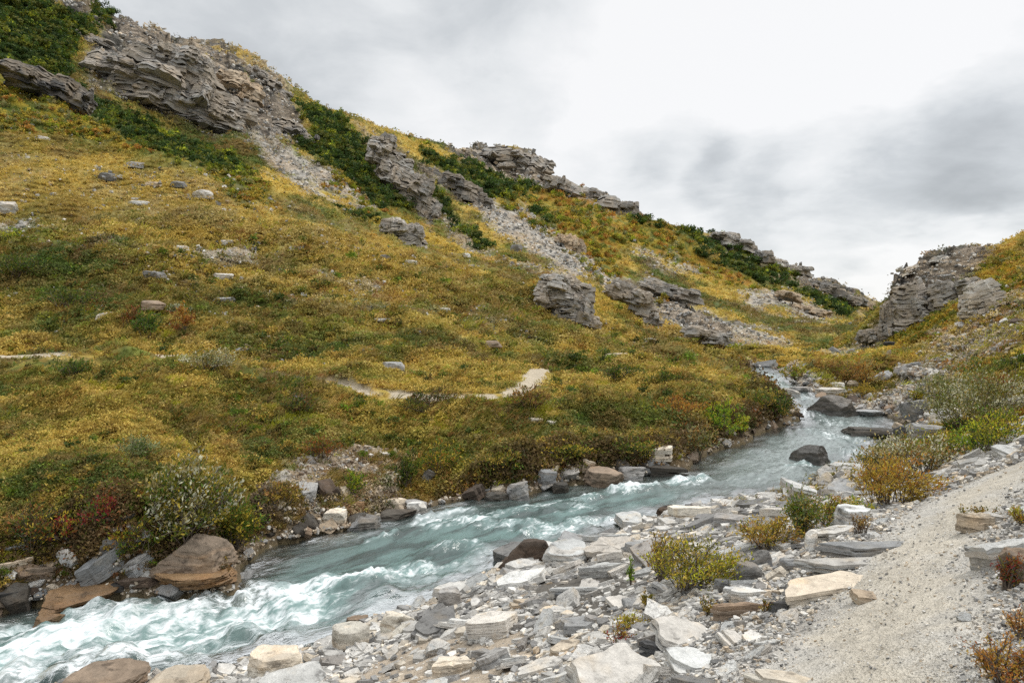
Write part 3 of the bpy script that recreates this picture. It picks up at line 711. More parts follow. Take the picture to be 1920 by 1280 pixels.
def rock_cols(rng, base, p, lay, w, var=.22, sd=None):
    sd = rng.randint(1e6) if sd is None else sd
    k = 1 + var*(hash1(lay, sd)-.5)*2 + .35*w
    t = (hash1(lay, sd+9)-.5)*.10
    c = np.asarray(base)[None]*k[:, None]; c = c*np.stack([1+t, 1+0*t, 1-t], 1)
    return np.clip(c, .01, .85)
def mesh_rock(name, p, f, col, ang=30):
    me = new_mesh(name, p, f, col, smooth=True)
    me.set_sharp_from_angle(angle=math.radians(ang)); return me
def frame_at(x, y):
    r = math.hypot(x, y); return Vector((y/r, -x/r, 0)), Vector((x/r, y/r, 0))   # along the picture, away from it

TONE = dict(pale=lin((184,181,175)), white=lin((198,195,189)), grey=lin((150,148,145)), dark=lin((88,88,88)), black=lin((62,60,58)), brown=lin((136,119,102)), wet=lin((84,72,62)),
            tan=lin((178,163,143)), cream=lin((200,190,174)), rust=lin((128,102,74)), slate=lin((122,121,119)), wetgrey=lin((78,74,68)))
SEED = [1000]
def place_rock(name, px, bottom, w, h, style, tone, label, cat, group=None, yaw=0, roll=0, pitch=0, N=18, sink=.18, thick=None, lo=0, deep=None, depth=None, seed=None, mat=None):
    """px, bottom: where its near foot meets the ground; w, h: its size as seen, turned into metres at that distance"""
    v = hit(px, bottom, lo, True)
    if v is None: print('miss', name, px, bottom); return None
    SEED[0] += 1; rng = RS(seed or SEED[0])
    dist = math.hypot(v.x, v.y); dep = v.y
    W = w*dep/F*1.02; ha = h*dep/F
    delta = math.atan2(-v.z, dist); sl = .0
    if style == 'slab':
        T_ = thick*W if thick else .22*W
        T_ = min(T_, ha/ max(math.cos(delta), .2)*.9)
        D = max((ha - T_*math.cos(delta))/max(math.sin(max(delta, .09)), .09), W*.35); D = min(D, W*1.7)
    elif style == 'boulder':
        D = W*.8; T_ = max((ha - .45*D*math.sin(max(delta, 0)))/math.cos(delta), ha*.5)
    else:                                     # standing
        D = W*(.8 if style == 'stand' else .6); T_ = ha*(1 if style == 'stand' else .92)
    if deep: D = deep*W
    T_ /= (1-sink)
    kw = dict(slab=dict(flat=True, ledge=.06, layers=5, rough=.035, chips=4), boulder=dict(ledge=.05, layers=6, rough=.055, round_=.10, chips=7), stand=dict(ledge=.07, layers=8, rough=.04, chips=3), hump=dict(ledge=.04, layers=7, rough=.05, round_=.18, chips=4))[style]
    base = TONE[tone] if isinstance(tone, str) else tone
    if style == 'slab':
        p, f, lay = slate(rng, rng.randint(3, 6), 5, jag=.045); wv = np.zeros(len(p)); ang = 14
    else: p, f, lay, wv = block(rng, N, **kw); ang = 26
    if style == 'hump':
        zz = np.clip(p[:, 2]+.5, 0, 1); p[:, 0] = p[:, 0]*(1.12-.62*zz)+.14*zz; p[:, 1] *= 1.1-.6*zz
    p = p*np.array([W, D, T_])*np.array([1.04, 1.04, 1.0]); p[:, 2] += T_*(.5-sink)
    me = mesh_rock(name, p, f, rock_cols(rng, base, p, lay, wv, .16 if style == 'slab' else .12), ang)
    ex, ey = frame_at(v.x, v.y)
    o = link(name, me, mat or (M_SLATE if style == 'slab' else M_BOULDER))
    o.location = v + ey*(D*.42); z = float(ground_z(np.array([o.location.x]), np.array([o.location.y]))[0])
    if z < float(water_h(o.location.y)) and v.y < 75: z = float(water_h(o.location.y))-.03
    o.location.z = max(v.z, min(z, v.z+ha*.5)) if z > v.z else v.z*.5+z*.5
    if style == 'slab' and z < v.z: o.location.z = z
    base_yaw = math.atan2(ex.y, ex.x)
    o.rotation_euler = (Matrix.Rotation(base_yaw, 3, 'Z') @ Matrix.Rotation(math.radians(roll), 3, 'Y') @ Matrix.Rotation(math.radians(pitch), 3, 'X') @ Matrix.Rotation(math.radians(yaw), 3, 'Z')).to_euler()
    return tag(o, label, cat, group, 'thing')

# --- stones one can single out: name, px, foot, w, h, style, tone, label, options
HERO = [
 # near bank, right of the river
 ('slate_slab',1165,1300,225,125,'slab','pale','biggest pale slab with diagonal streaks at the bottom edge of the picture',dict(yaw=25,roll=14,pitch=12,N=30,thick=.16)),
 ('slate_slab',1285,1215,150,80,'slab','pale','long pale grooved slab lying aslant above the biggest streaked slab',dict(yaw=-32,roll=12,N=26,thick=.12)),
 ('slate_slab',1290,1268,95,72,'slab','pale','thick white block with dark broken end beside the biggest streaked slab',dict(yaw=15,N=24,thick=.3)),
 ('slate_slab',1225,1232,52,34,'slab','dark','blackish rough block lying against the thick white block',dict(N=20,thick=.45)),
 ('slate_slab',1372,1212,58,36,'slab','pale','pale slab with dark underside left of the path gravel',dict(yaw=-28,roll=8,N=22,thick=.25)),
 ('slate_slab',1412,1206,48,36,'slab','white','small pale slab touching the gravel left of the path',dict(yaw=10,N=20,thick=.2)),
 ('slate_slab',1105,1113,48,36,'slab','white','white slab tilted on the dark silt nearest the river',dict(yaw=20,roll=-10,pitch=8,N=22,thick=.16)),
 ('slate_slab',1162,1140,54,36,'slab','white','flat white slab resting on the dark silt below the golden shrub',dict(yaw=-12,N=22,thick=.1)),
 ('slate_stone',1056,1130,36,20,'boulder','dark','small dark pointed stone standing on the grey silt',dict(N=16)),
 ('slate_slab',1070,1140,34,12,'slab','white','thin white flake lying below the small dark pointed stone',dict(N=14,thick=.15)),
 ('slate_stone',1109,1172,26,20,'boulder','grey','rounded blue grey stone at the lower edge of the silt',dict(N=16)),
 ('boulder',988,1060,100,50,'hump','wet','dark brown boulder at the water edge of the near bank',dict(N=28,seed=5011)),
 ('boulder',1060,1060,86,44,'boulder','white','white cracked boulder right of the dark brown waterside boulder',dict(N=26)),
 ('slate_slab',1150,1052,92,52,'slab','pale','broad pale slab sloping up beside the white cracked boulder',dict(yaw=10,roll=-12,pitch=10,N=26,thick=.25)),
 ('slate_slab',1125,1083,86,34,'slab','pale','long layered pale slab above the dark silt',dict(yaw=-20,roll=-14,N=24,thick=.25)),
 ('slate_slab',1200,1072,44,36,'slab','slate','grey slab leaning at the left foot of the golden shrub',dict(roll=-28,N=18,thick=.3)),
 ('boulder',842,1142,46,42,'boulder','grey','upright grey brown boulder with its foot in the river',dict(N=22)),
 ('boulder',743,1184,52,36,'boulder','cream','smooth cream rounded boulder at the edge of the water',dict(N=22)),
 ('slate_slab',672,1170,44,24,'slab','brown','small dark brown flat stone capping the waterside pile',dict(N=18,thick=.3)),
 ('boulder',660,1218,66,52,'boulder','cream','pale sloping boulder below the small dark brown cap stone',dict(N=22)),
 ('slate_stone',821,1226,46,24,'boulder','white','low white stone alone on the wet brown sand',dict(N=20)),
 ('slate_slab',843,1274,96,42,'slab','cream','square cream block set in the sand at the bottom edge',dict(yaw=4,N=26,thick=.34)),
 ('slate_slab',925,1252,74,50,'slab','grey','grey tilted slab standing right of the square cream block',dict(yaw=-20,roll=-24,pitch=-12,N=24,thick=.3)),
 ('boulder',205,1300,150,50,'boulder','brown','long brownish grey boulder at the bottom left edge of the rapid',dict(N=28)),
 ('boulder',335,1300,110,42,'boulder','tan','pale flat boulder right of the long brownish grey boulder',dict(N=24)),
 ('boulder',515,1272,104,56,'boulder','cream','big pale boulder by the rapid with a rounded top',dict(N=26)),
 ('boulder',560,1300,130,40,'boulder','pale','pale flat topped boulder cut by the bottom edge below the rapid',dict(N=24)),
 ('boulder',1595,990,68,46,'boulder','white','square white boulder between the orange willow and the path',dict(N=24,seed=777)),
 ('slate_stone',1521,1032,19,40,'stand','white','narrow white stone standing upright like a post',dict(N=16)),
 ('slate_slab',1368,988,84,32,'slab','grey','thick layered grey slab on the scree by the river bend',dict(yaw=6,N=26,thick=.22)),
 ('boulder',1422,1072,54,46,'hump','slate','dark grey boulder at the right end of the golden shrub',dict(N=22)),
 ('boulder',1402,1092,46,38,'boulder','slate','smaller dark grey boulder below the bigger dark grey one',dict(N=20)),
 ('boulder',1480,1072,40,28,'boulder','slate','blue grey boulder among white slabs left of the bedrock rib',dict(N=20)),
 ('slate_slab',1545,1122,215,60,'slab','cream','long salmon streaked slab running up to the edge of the path',dict(yaw=24,roll=-10,N=30,thick=.10)),
 ('slate_slab',1620,1132,44,52,'slab','tan','triangular tan slab at the upper end of the salmon streaked slab',dict(yaw=30,N=20,thick=.3)),
 ('slate_slab',1405,1128,86,34,'slab','white','broad white slab above the brownish layered slab',dict(yaw=12,N=24,thick=.2)),
 ('slate_slab',1385,1160,98,34,'slab','brown','brownish layered slab below the broad white slab',dict(yaw=10,roll=-4,N=24,thick=.24)),
 ('slate_slab',1468,1148,44,20,'slab','dark','dark slab end poking out beside the path gravel',dict(yaw=15,N=18,thick=.4)),
 ('slate_slab',1355,1112,34,26,'boulder','slate','dark grey square stone in the red leaves below the golden shrub',dict(N=18)),
 ('slate_stone',1275,1112,28,24,'boulder','white','white capped cube of stone at the foot of the golden shrub',dict(N=18)),
 ('slate_slab',1240,1120,50,30,'slab','grey','grey slab leaning left of the white capped cube',dict(roll=16,N=18,thick=.3)),
 ('slate_slab',1832,996,60,36,'slab','tan','thick tan block sitting right of the path beside a reddish shrub',dict(yaw=8,N=22,thick=.45)),
 ('slate_slab',1862,982,52,24,'slab','pale','pale slab lying behind the thick tan block',dict(yaw=-10,roll=10,N=20,thick=.3)),
 ('bedrock_rib',1905,1065,150,62,'slab','pale','big pale bedrock slab leaning down to the path at the right edge',dict(yaw=-10,roll=-18,N=28,thick=.28)),
 ('boulder',1912,1100,60,75,'boulder','brown','brown boulder at the right edge under the bedrock slab',dict(N=22)),
 ('bedrock_rib',1620,1046,200,34,'slab','grey','long grey bedrock rib lying along the left edge of the path',dict(yaw=10,roll=-6,N=30,thick=.09)),
 ('bedrock_rib',1590,1072,190,20,'slab','pale','thin bedrock rib below the long grey rib beside the path',dict(yaw=7,roll=-5,N=26,thick=.07)),
 ('slate_slab',1560,1012,100,30,'slab','pale','pale sloping slab right below the square white boulder',dict(yaw=18,roll=-14,N=24,thick=.16)),
 ('slate_slab',1460,1290,150,28,'slab','cream','flat cream slab at the bottom edge left of the path',dict(yaw=3,N=24,thick=.12)),
 ('slate_slab',1440,1030,70,24,'slab','white','white flat slab below the bushy golden willow row',dict(yaw=-8,N=20,thick=.16)),
 ('slate_slab',1060,1230,70,36,'slab','tan','tan layered slab left of the biggest streaked slab',dict(yaw=35,roll=-12,N=22,thick=.2)),
 ('slate_slab',1020,1262,110,26,'slab','pale','long narrow pale slab pointing down to the bottom edge',dict(yaw=28,roll=-10,N=22,thick=.14)),
 ('slate_slab',985,1140,66,24,'slab','tan','flat tan slab on the shingle left of the silt',dict(yaw=-6,N=20,thick=.16)),
 ('slate_slab',1255,965,40,20,'boulder','wet','brown stone at the water edge by the river bend',dict(N=16)),
 # in and along the river
 ('boulder',1551,780,86,42,'hump','wetgrey','dark humped boulder standing in the far river',dict(N=30,seed=909,mat='wet')),
 ('boulder',1516,865,72,34,'hump','wetgrey','dark square boulder alone in mid river',dict(N=30,seed=912,mat='wet')),
 ('boulder',1645,822,112,24,'boulder','wetgrey','long low dark ledge reaching into the river from the right bank',dict(N=28,deep=.5)),
 ('boulder',1628,780,56,13,'boulder','grey','low flat rock awash right of the dark humped boulder',dict(N=18)),
 ('boulder',1474,744,42,17,'boulder','pale','pale humped rock on the left side of the far river',dict(N=18)),
 ('boulder',1498,738,34,14,'boulder','grey','grey rock right of the pale humped rock',dict(N=16)),
 ('boulder',1558,748,54,15,'boulder','pale','pale flat boulder on the gravel bar behind the humped boulder',dict(N=18)),
 ('boulder',1590,732,30,13,'boulder','tan','rounded tan boulder below the yellow bush on the far bank',dict(N=16)),
 ('boulder',1568,730,24,13,'boulder','white','white boulder left of the rounded tan boulder',dict(N=16)),
 ('slate_slab',1645,724,60,26,'slab','grey','long grey slab standing at the left edge of the far scree',dict(yaw=20,roll=-28,N=20,thick=.16)),
 ('boulder',1722,792,62,36,'boulder','slate','big layered grey boulder on the right bank by the shrubs',dict(N=26)),
 ('boulder',1735,832,66,30,'boulder','grey','grey boulder behind the orange willow',dict(N=22)),
 ('boulder',1705,826,50,26,'boulder','dark','dark boulder at the root of the long low ledge',dict(N=20)),
 ('boulder',1775,796,56,30,'boulder','pale','pale sloping slab below the grey green willow',dict(N=20)),
 ('slate_slab',1895,772,70,32,'slab','grey','grey bedrock slab at the right edge behind the meadow grass',dict(yaw=10,roll=-16,N=22,thick=.3)),
 # left bank
 ('boulder',366,1100,134,62,'hump','brown','largest rounded brown boulder under the willow on the left bank',dict(N=34,seed=3003)),
 ('boulder',378,1122,136,40,'boulder','rust','brown grooved boulder at the foot of the largest brown boulder',dict(N=28,mat='wet')),
 ('boulder',168,1142,132,36,'boulder','rust','low brown boulder sloping into the rapid at left',dict(N=28,deep=.6,mat='wet')),
 ('boulder',255,1112,66,24,'boulder','wet','long brown stone wedged between the two brown boulders',dict(N=20)),
 ('boulder',216,1115,50,18,'boulder','black','small dark stone behind the low brown boulder',dict(N=18)),
 ('slate_slab',195,1098,92,40,'slab','slate','sheaf of thin dark slates leaning on the left bank',dict(yaw=10,roll=-28,N=26,thick=.34)),
 ('slate_slab',262,1090,76,40,'slab','grey','tilted grey slates leaning against the largest brown boulder',dict(yaw=14,roll=-30,N=24,thick=.3)),
 ('slate_slab',225,1052,76,30,'slab','slate','flat slabs under the overhanging turf above the slates',dict(N=22,thick=.35)),
 ('boulder',90,1178,50,30,'boulder','rust','wet brown stone in the water at the left edge',dict(N=18,mat='wet')),
 ('slate_slab',78,1092,70,20,'slab','brown','brown slab jutting from the bank at the left edge',dict(N=20,thick=.3,roll=6)),
 ('slate_slab',22,1080,60,18,'slab','tan','tan flat stone in the bank at the left edge',dict(N=18,thick=.35)),
 ('slate_slab',18,1140,60,24,'slab','black','dark layered slab low on the bank in the left corner',dict(N=20,thick=.3)),
 ('boulder',1130,912,68,36,'boulder','brown','rounded grey brown boulder on the far bank by the water',dict(N=26)),
 ('slate_slab',976,937,46,32,'stand','grey','square grey block tilted at the water edge of the far bank',dict(N=22,roll=-16)),
 ('slate_slab',893,938,50,30,'slab','wet','dark tilted slab left of the square grey block',dict(N=20,roll=-24,thick=.35)),
 ('boulder',932,940,42,20,'boulder','wetgrey','dark rounded rock touching the water left of the square block',dict(N=18)),
 ('boulder',1024,916,38,28,'boulder','grey','pale topped boulder on the far bank between turf and water',dict(N=20)),
 ('boulder',1052,924,34,22,'boulder','wetgrey','dark boulder right of the pale topped boulder',dict(N=18)),
 ('slate_slab',1098,890,26,22,'stand','tan','orange tan stone leaning out of the bank turf',dict(N=16,roll=20)),
 ('boulder',1180,898,56,26,'boulder','grey','grey split boulder right of the rounded grey brown boulder',dict(N=20)),
 ('slate_slab',1226,872,76,24,'slab','cream','large cream slab topping the far bank under the turf',dict(N=22,thick=.25)),
 ('slate_slab',1240,893,96,20,'slab','wetgrey','long dark ledge at the water below the large cream slab',dict(N=22,thick=.22)),
 ('boulder',742,958,44,26,'boulder','tan','tan split boulder at the end of the rocky bank',dict(N=20)),
 ('boulder',780,965,36,26,'boulder','pale','pale boulder beside the tan split boulder',dict(N=18)),
 ('boulder',688,992,48,24,'boulder','slate','grey rounded boulder at the water below the bare gravel bank',dict(N=20)),
 ('boulder',740,975,60,20,'boulder','wetgrey','dark flat boulder dipping into the river below the tan one',dict(N=20)),
 ('boulder',630,985,40,26,'boulder','cream','cream boulder at the left end of the rocky bank',dict(N=18)),
 ('boulder',672,962,24,18,'boulder','rust','small orange stone on the rocky bank',dict(N=14)),
 ('slate_slab',695,860,18,10,'slab','white','left of two white stones on the bare gravel patch',dict(N=12,thick=.4)),
 ('slate_slab',724,860,22,12,'slab','white','right of two white stones on the bare gravel patch',dict(N=12,thick=.4)),
 ('boulder',800,905,18,22,'stand','slate','dark stone sticking up between the turf and the bank rocks',dict(N=14,roll=25)),
 # stones lying on the hillside
 ('boulder',205,344,34,14,'boulder','slate','dark flat boulder high on the golden slope at upper left',dict(N=16)),
 ('boulder',382,375,36,15,'boulder','white','white boulder below the dark rock band on the golden slope',dict(N=16)),
 ('boulder',252,318,36,10,'boulder','grey','grey slab in the upper golden slope right of the dark flat boulder',dict(N=14)),
 ('boulder',80,265,22,7,'boulder','white','highest white stone on the left of the golden slope',dict(N=12)),
 ('boulder',335,355,26,11,'boulder','slate','grey stone left of the white boulder on the golden slope',dict(N=14)),
 ('boulder',288,352,24,8,'boulder','tan','pale stone above the grey stone on the golden slope',dict(N=12)),
 ('boulder',262,387,34,9,'boulder','white','long white flake on the golden slope',dict(N=12)),
 ('boulder',14,408,34,22,'boulder','pale','pale streaked boulder at the left edge of the slope',dict(N=16)),
 ('boulder',426,463,24,9,'boulder','white','white stone on the bare patch of the slope',dict(N=12)),
 ('boulder',556,474,30,9,'boulder','pale','pale flat stone right of the bare patch of the slope',dict(N=12)),
 ('boulder',340,470,26,10,'boulder','white','white stone at the left end of the bare patch',dict(N=12)),
 ('boulder',288,525,38,12,'boulder','slate','dark flat stone in the dark green heath',dict(N=14)),
 ('boulder',420,528,36,11,'boulder','white','white flat stone right of the dark flat stone in the heath',dict(N=14)),
 ('boulder',420,570,38,9,'boulder','grey','long grey slab in the heath below the white flat stone',dict(N=14)),
 ('boulder',288,586,42,18,'boulder','brown','pointed brown boulder above the dark green bush',dict(N=18)),
 ('boulder',196,598,28,9,'boulder','cream','cream slanting stone left of the pointed brown boulder',dict(N=12,roll=-14)),
 ('boulder',455,667,26,12,'boulder','slate','grey stone above the trail near the pale willow',dict(N=14)),
 ('boulder',738,698,40,15,'boulder','grey','little stack of grey slates in the turf above the trail',dict(N=16)),
 ('boulder',915,655,46,12,'boulder','brown','brown earthy stone on the slope above the trail',dict(N=14)),
 ('boulder',562,757,26,16,'boulder','dark','dark round stone in the turf below the trail',dict(N=14)),
 ('boulder',1006,794,28,8,'boulder','cream','left of two cream stones in the meadow above the river',dict(N=12)),
 ('boulder',1034,799,18,8,'boulder','cream','right of two cream stones in the meadow above the river',dict(N=12)),
 ('boulder',828,587,28,7,'boulder','white','white stone alone on the middle of the slope',dict(N=12)),
 ('boulder',770,497,26,8,'boulder','white','white flake below the grey crag on the golden slope',dict(N=12)),
 ('boulder',722,492,22,10,'boulder','slate','dark stone left of the white flake below the grey crag',dict(N=12)),
 ('boulder',715,605,36,6,'boulder','pale','thin pale slab on the lower slope',dict(N=12)),
 ('boulder',968,472,22,14,'boulder','slate','blue grey block on the slope below the scree',dict(N=14)),
 ('boulder',874,483,14,7,'boulder','pale','small grey stone left of the blue grey block',dict(N=12)),
 ('boulder',1220,641,22,7,'boulder','pale','pale stone low on the slope above the river',dict(N=12)),
 ('boulder',1155,672,44,9,'boulder','tan','flat tan slab at the foot of the slope',dict(N=14)),
 ('standing_stone',1667,669,8,13,'stand','tan','tiny tan standing stone with a dark top by the far trail',dict(N=12)),
]
for nm, px, bt, w, h, st, tn, lb, kw in HERO:
    kw = dict(kw)
    if kw.get('mat') == 'wet': kw['mat'] = M_WET
    cat = {'bedrock_rib': 'rock', 'standing_stone': 'stone', 'slate_slab': 'slab', 'slate_stone': 'stone', 'boulder': 'boulder'}[nm]
    o = place_rock(nm, px, bt, w, h, st, tn, lb, cat, None, **kw)
    if nm == 'standing_stone' and o is not None:
        rng = RS(4); p, f, lay, wv = block(rng, 10); d3 = o.dimensions
        me = mesh_rock('cap_stone', p*np.array([.75, .6, .32]) + np.array([0, 0, 1.02]), f, rock_cols(rng, TONE['black'], p, lay, wv))
        c = link('cap_stone', me, M_BOULDER, o)

# --- crags: several broken blocks grown together into one outcrop
def crag(px, bottom, blocks, tone, label, lo, roll=0, dip=(.3, 0), N=44, tones=None, layers=9):
    """blocks: (px, foot, w, h, depth ratio, roll) in photo px; all sizes turned into metres at the crag's own distance"""
    v = hit(px, bottom, lo)
    if v is None: print('crag miss', label); return
    SEED[0] += 1; rng = RS(SEED[0]); ex, ey = frame_at(v.x, v.y); ez = Vector((0, 0, 1))
    dep = v.y; k = dep/F; VV, FF, CC, nb = [], [], [], 0
    root = bpy.data.objects.new('rock_outcrop', None); COL.objects.link(root)
    sd = rng.randint(1e6)
    for (bx, bf, w, h, dr, rl) in blocks:
        W, Hh = w*k*1.1, h*k; D = max(dr*W, .4*Hh)
        b = np.array(TONE[tone] if tones is None else TONE[tones[nb % len(tones)]]); nb += 1
        cx, cz = (bx-px)*k, (bottom-bf)*k
        subs = [(0, 0, 0, 1, 1, 1)] + [(rng.uniform(-.42, .42), rng.uniform(-.5, .05), rng.uniform(-.30, .34), rng.uniform(.22, .5), rng.uniform(.3, .55), rng.uniform(.22, .55)) for _ in range(7)]
        for (ox, oy, oz, fw, fd, fh) in subs:
            n = int(np.clip(h*fh/3.4, 5, 22))
            p, f, lay = slate(rng, n, 4, rng.randint(5, 8), .075)
            zr = p[:, 2]+.5; tp = 1.06 - .34*zr**1.6
            jn = 1 + .16*(hash1(np.floor((np.arctan2(p[:, 1], p[:, 0])+rng.rand()*6)*2.4).astype(int) + 31*(lay//rng.randint(2, 5)), rng.randint(9999))-.5)
            p[:, 0] *= tp*jn; p[:, 1] *= tp*jn
            q = p*np.array([W*fw, D*fd, Hh*fh*1.06])
            R = np.array(Matrix.Rotation(math.radians(rl+rng.normal()*5), 3, 'Y') @ Matrix.Rotation(math.radians(rng.normal()*5-6), 3, 'X')); q = q @ R.T
            q += np.array([ox*W, oy*D, oz*Hh])
            q += (np.stack([fbm3(q/(.22*Hh+.3)+c_, 2, sd+c_) for c_ in (0, 7, 13)], 1)-.5)*.14*Hh
            c = rock_cols(rng, b, q, lay, np.zeros(len(q)), .24)*rng.uniform(.82, 1.16)
            c = c*np.array([1.05, 1.0, .94]); tt = sstep(.46, .62, fbm3((q+np.array([cx, 0, cz]))/(Hh*.5+.5), 3, sd+8)); c = c*(1-tt[:, None]*.5) + np.array(TONE['tan'])*tt[:, None]*.42
            FF.append(f+sum(len(a) for a in VV)); VV.append(q); CC.append(np.clip(c, .02, .7))
        p, f, lay, wv = block(RS(3), 4, rough=0, ledge=0); q = p*np.array([W*.84, D*.7, Hh*.8]) + np.array([0, D*.12, -Hh*.08])   # the solid heart of the ledge
        f = np.concatenate([f[:, [0, 1, 2]], f[:, [0, 2, 3]]]); starts = np.cumsum([0]+[len(a) for a in VV]); c0 = starts[-1]; FF.append(f+c0); VV.append(q); CC.append(np.tile(np.array(TONE['slate']), (len(q), 1)))
        hub = np.array([[0, D*.12, -Hh*.1], [0, D*.12, -Hh*.06]]); VV.append(hub); CC.append(np.tile(np.array(TONE['slate']), (2, 1))); h0 = c0+len(q)
        FF.append(np.array([[h0, h0+1, int(st_)+2] for st_ in starts[:-1]] + [[h0, h0+1, c0]]))     # everything grows from that heart
        lg = link('ledge', mesh_rock('ledge', np.vstack(VV), np.vstack(FF), np.vstack(CC), 12), M_CRAG, root, (cx, D*.40, cz+Hh*.37)); VV, FF, CC = [], [], []
    o = root; o.location = v; o.empty_display_size = 1
    yaw = math.atan2(ex.y, ex.x); o.rotation_euler = (0, 0, yaw)
    return tag(o, label, 'rock outcrop', None, 'thing')
CR = [
 (95,188,[(70,165,90,42,.8,14),(118,185,80,52,.8,20),(140,192,50,40,.8,20),(45,150,50,26,.8,12)],'dark','dark slabby crag in the shrubs at the left edge high on the slope',60,(.5,0)),
 (330,225,[(300,165,120,75,.7,8),(345,200,130,95,.7,10),(270,190,130,70,.7,6),(395,225,110,75,.7,14),(325,115,46,34,.8,6),(250,165,80,50,.7,6),(425,235,90,60,.7,18),(355,130,70,50,.7,20),(215,150,60,36,.7,10)],'grey','biggest broken grey crag under the summit at upper left',90,(.4,.1)),
 (180,90,[(175,88,60,26,.8,10),(200,110,50,26,.8,12),(170,135,55,30,.8,10)],'slate','small broken crag left of the biggest crag',90,(.4,.1)),
 (455,185,[(445,165,56,34,.8,12),(470,185,50,36,.8,18)],'tan','brown crag right of the biggest crag below the skyline',120,(.3,.1)),
 (495,160,[(480,148,44,24,.8,16),(508,164,40,22,.8,20),(530,178,30,16,.8,20)],'grey','stepped crag on the skyline at upper left',200,(.3,0)),
 (560,265,[(545,255,60,32,.8,16),(575,272,40,24,.8,22)],'slate','low crag at the upper end of the alder band',100,(.3,0)),
 (765,462,[(740,438,46,30,.8,6),(768,462,52,46,.8,-4),(725,428,26,18,.8,10),(785,446,20,26,.8,0)],'grey','pale grey layered crag alone on the golden slope',60,(-.3,.1)),
 (760,380,[(715,300,52,48,.8,16),(745,345,70,66,.8,18),(780,390,60,72,.8,20),(730,275,30,26,.8,10),(800,410,40,50,.8,20)],'grey','tall ragged crag between the two alder bands',90,(.25,.1)),
 (860,372,[(845,352,56,30,.8,14),(880,372,60,34,.8,16),(905,388,44,24,.8,18)],'slate','brown grey crag at the top of the long scree',110,(.25,.1)),
 (960,320,[(885,296,70,18,.9,0),(935,300,84,24,.9,2),(975,312,70,34,.8,6),(1008,330,52,40,.8,14),(950,325,90,30,.8,4),(850,290,40,10,.9,4)],'grey','flat topped grey rim against the sky in the middle',200,(.05,0)),
 (1080,368,[(1060,358,60,24,.8,14),(1100,375,60,24,.8,16),(1040,352,40,26,.8,14)],'grey','sloping grey crag right of the flat topped rim',200,(.2,0)),
 (1160,398,[(1140,390,56,24,.8,14),(1180,405,40,30,.8,8)],'grey','pointed crag ending the grey rim against the sky',200,(.2,0)),
 (1075,472,[(1068,468,30,30,.8,8),(1086,474,22,28,.8,4),(1052,455,24,18,.8,10)],'tan','small tan crag standing at the edge of the long scree',60,(.1,.1)),
 (1065,605,[(1050,575,82,66,.8,14),(1075,600,80,82,.8,12),(1092,606,44,60,.8,6),(1030,552,54,42,.8,14),(1112,615,30,26,.8,10)],'grey','largest dark crag in the middle of the lower slope',40,(.25,-.2)),
 (1210,608,[(1205,590,44,40,.8,12),(1218,606,36,34,.8,10),(1228,615,28,18,.8,8),(1165,560,60,34,.8,18),(1195,570,60,30,.8,18)],'grey','grey crag right of the largest dark crag',60,(.2,-.1)),
 (1270,570,[(1240,548,70,24,.8,14),(1285,565,60,24,.8,14)],'grey','low grey crag on the slope above the river valley',70,(.2,0)),
 (1335,652,[(1305,632,50,22,.8,14),(1340,646,60,28,.8,16),(1370,660,44,20,.8,16)],'grey','layered crag at the foot of the slope near the river',60,(.3,0)),
 (1375,470,[(1350,447,44,14,.9,0),(1368,462,44,30,.8,8),(1392,474,44,26,.8,14),(1415,488,46,20,.8,16),(1435,492,26,22,.8,6)],'grey','castle like crag on the right part of the skyline',200,(.1,0)),
 (1480,512,[(1460,502,44,18,.9,12),(1495,515,50,18,.9,12)],'grey','low ledge right of the castle like crag on the skyline',200,(.1,0)),
 (1545,550,[(1525,535,34,10,.9,2),(1548,545,40,16,.9,8),(1575,562,50,20,.9,14),(1600,572,40,16,.9,14)],'slate','flat ledged crag on the skyline above the gorge',200,(.1,0)),
 (1630,582,[(1622,580,36,14,.9,12),(1642,584,30,10,.9,6)],'tan','farthest crag in the gap of the gorge',200,(.1,0)),
 (1530,592,[(1510,585,40,14,.8,10),(1535,594,44,16,.8,10),(1480,560,50,16,.8,14)],'tan','tan banded ledge on the slope of the gorge',80,(.1,0)),
 (1715,610,[(1706,612,84,92,.8,-6),(1668,628,22,70,.9,0),(1762,580,66,56,.8,-16),(1700,630,60,36,.8,-8),(1800,556,56,34,.8,-20)],'grey','big dark overhanging crag on the right side of the gorge',50,(-.35,0)),
 (1845,588,[(1845,582,72,58,.8,-14),(1822,592,40,46,.8,-10)],'pale','layered grey crag on the slope right of the overhanging crag',40,(-.3,0)),
 (1745,500,[(1715,512,50,16,.8,-22),(1760,492,40,13,.8,-20)],'pale','pale broken ledge on the brow above the overhanging crag',60,(-.3,0)),
 (1640,650,[(1625,640,40,24,.8,-24),(1650,640,26,30,.8,-10)],'grey','grey rubble crag at the foot of the overhanging crag',50,(-.3,0)),
]
for px, bt, bl, tn, lb, lo, dip in CR: crag(px, bt, bl, tn, lb, lo, dip=dip, N=40 if len(bl) > 5 else 36)

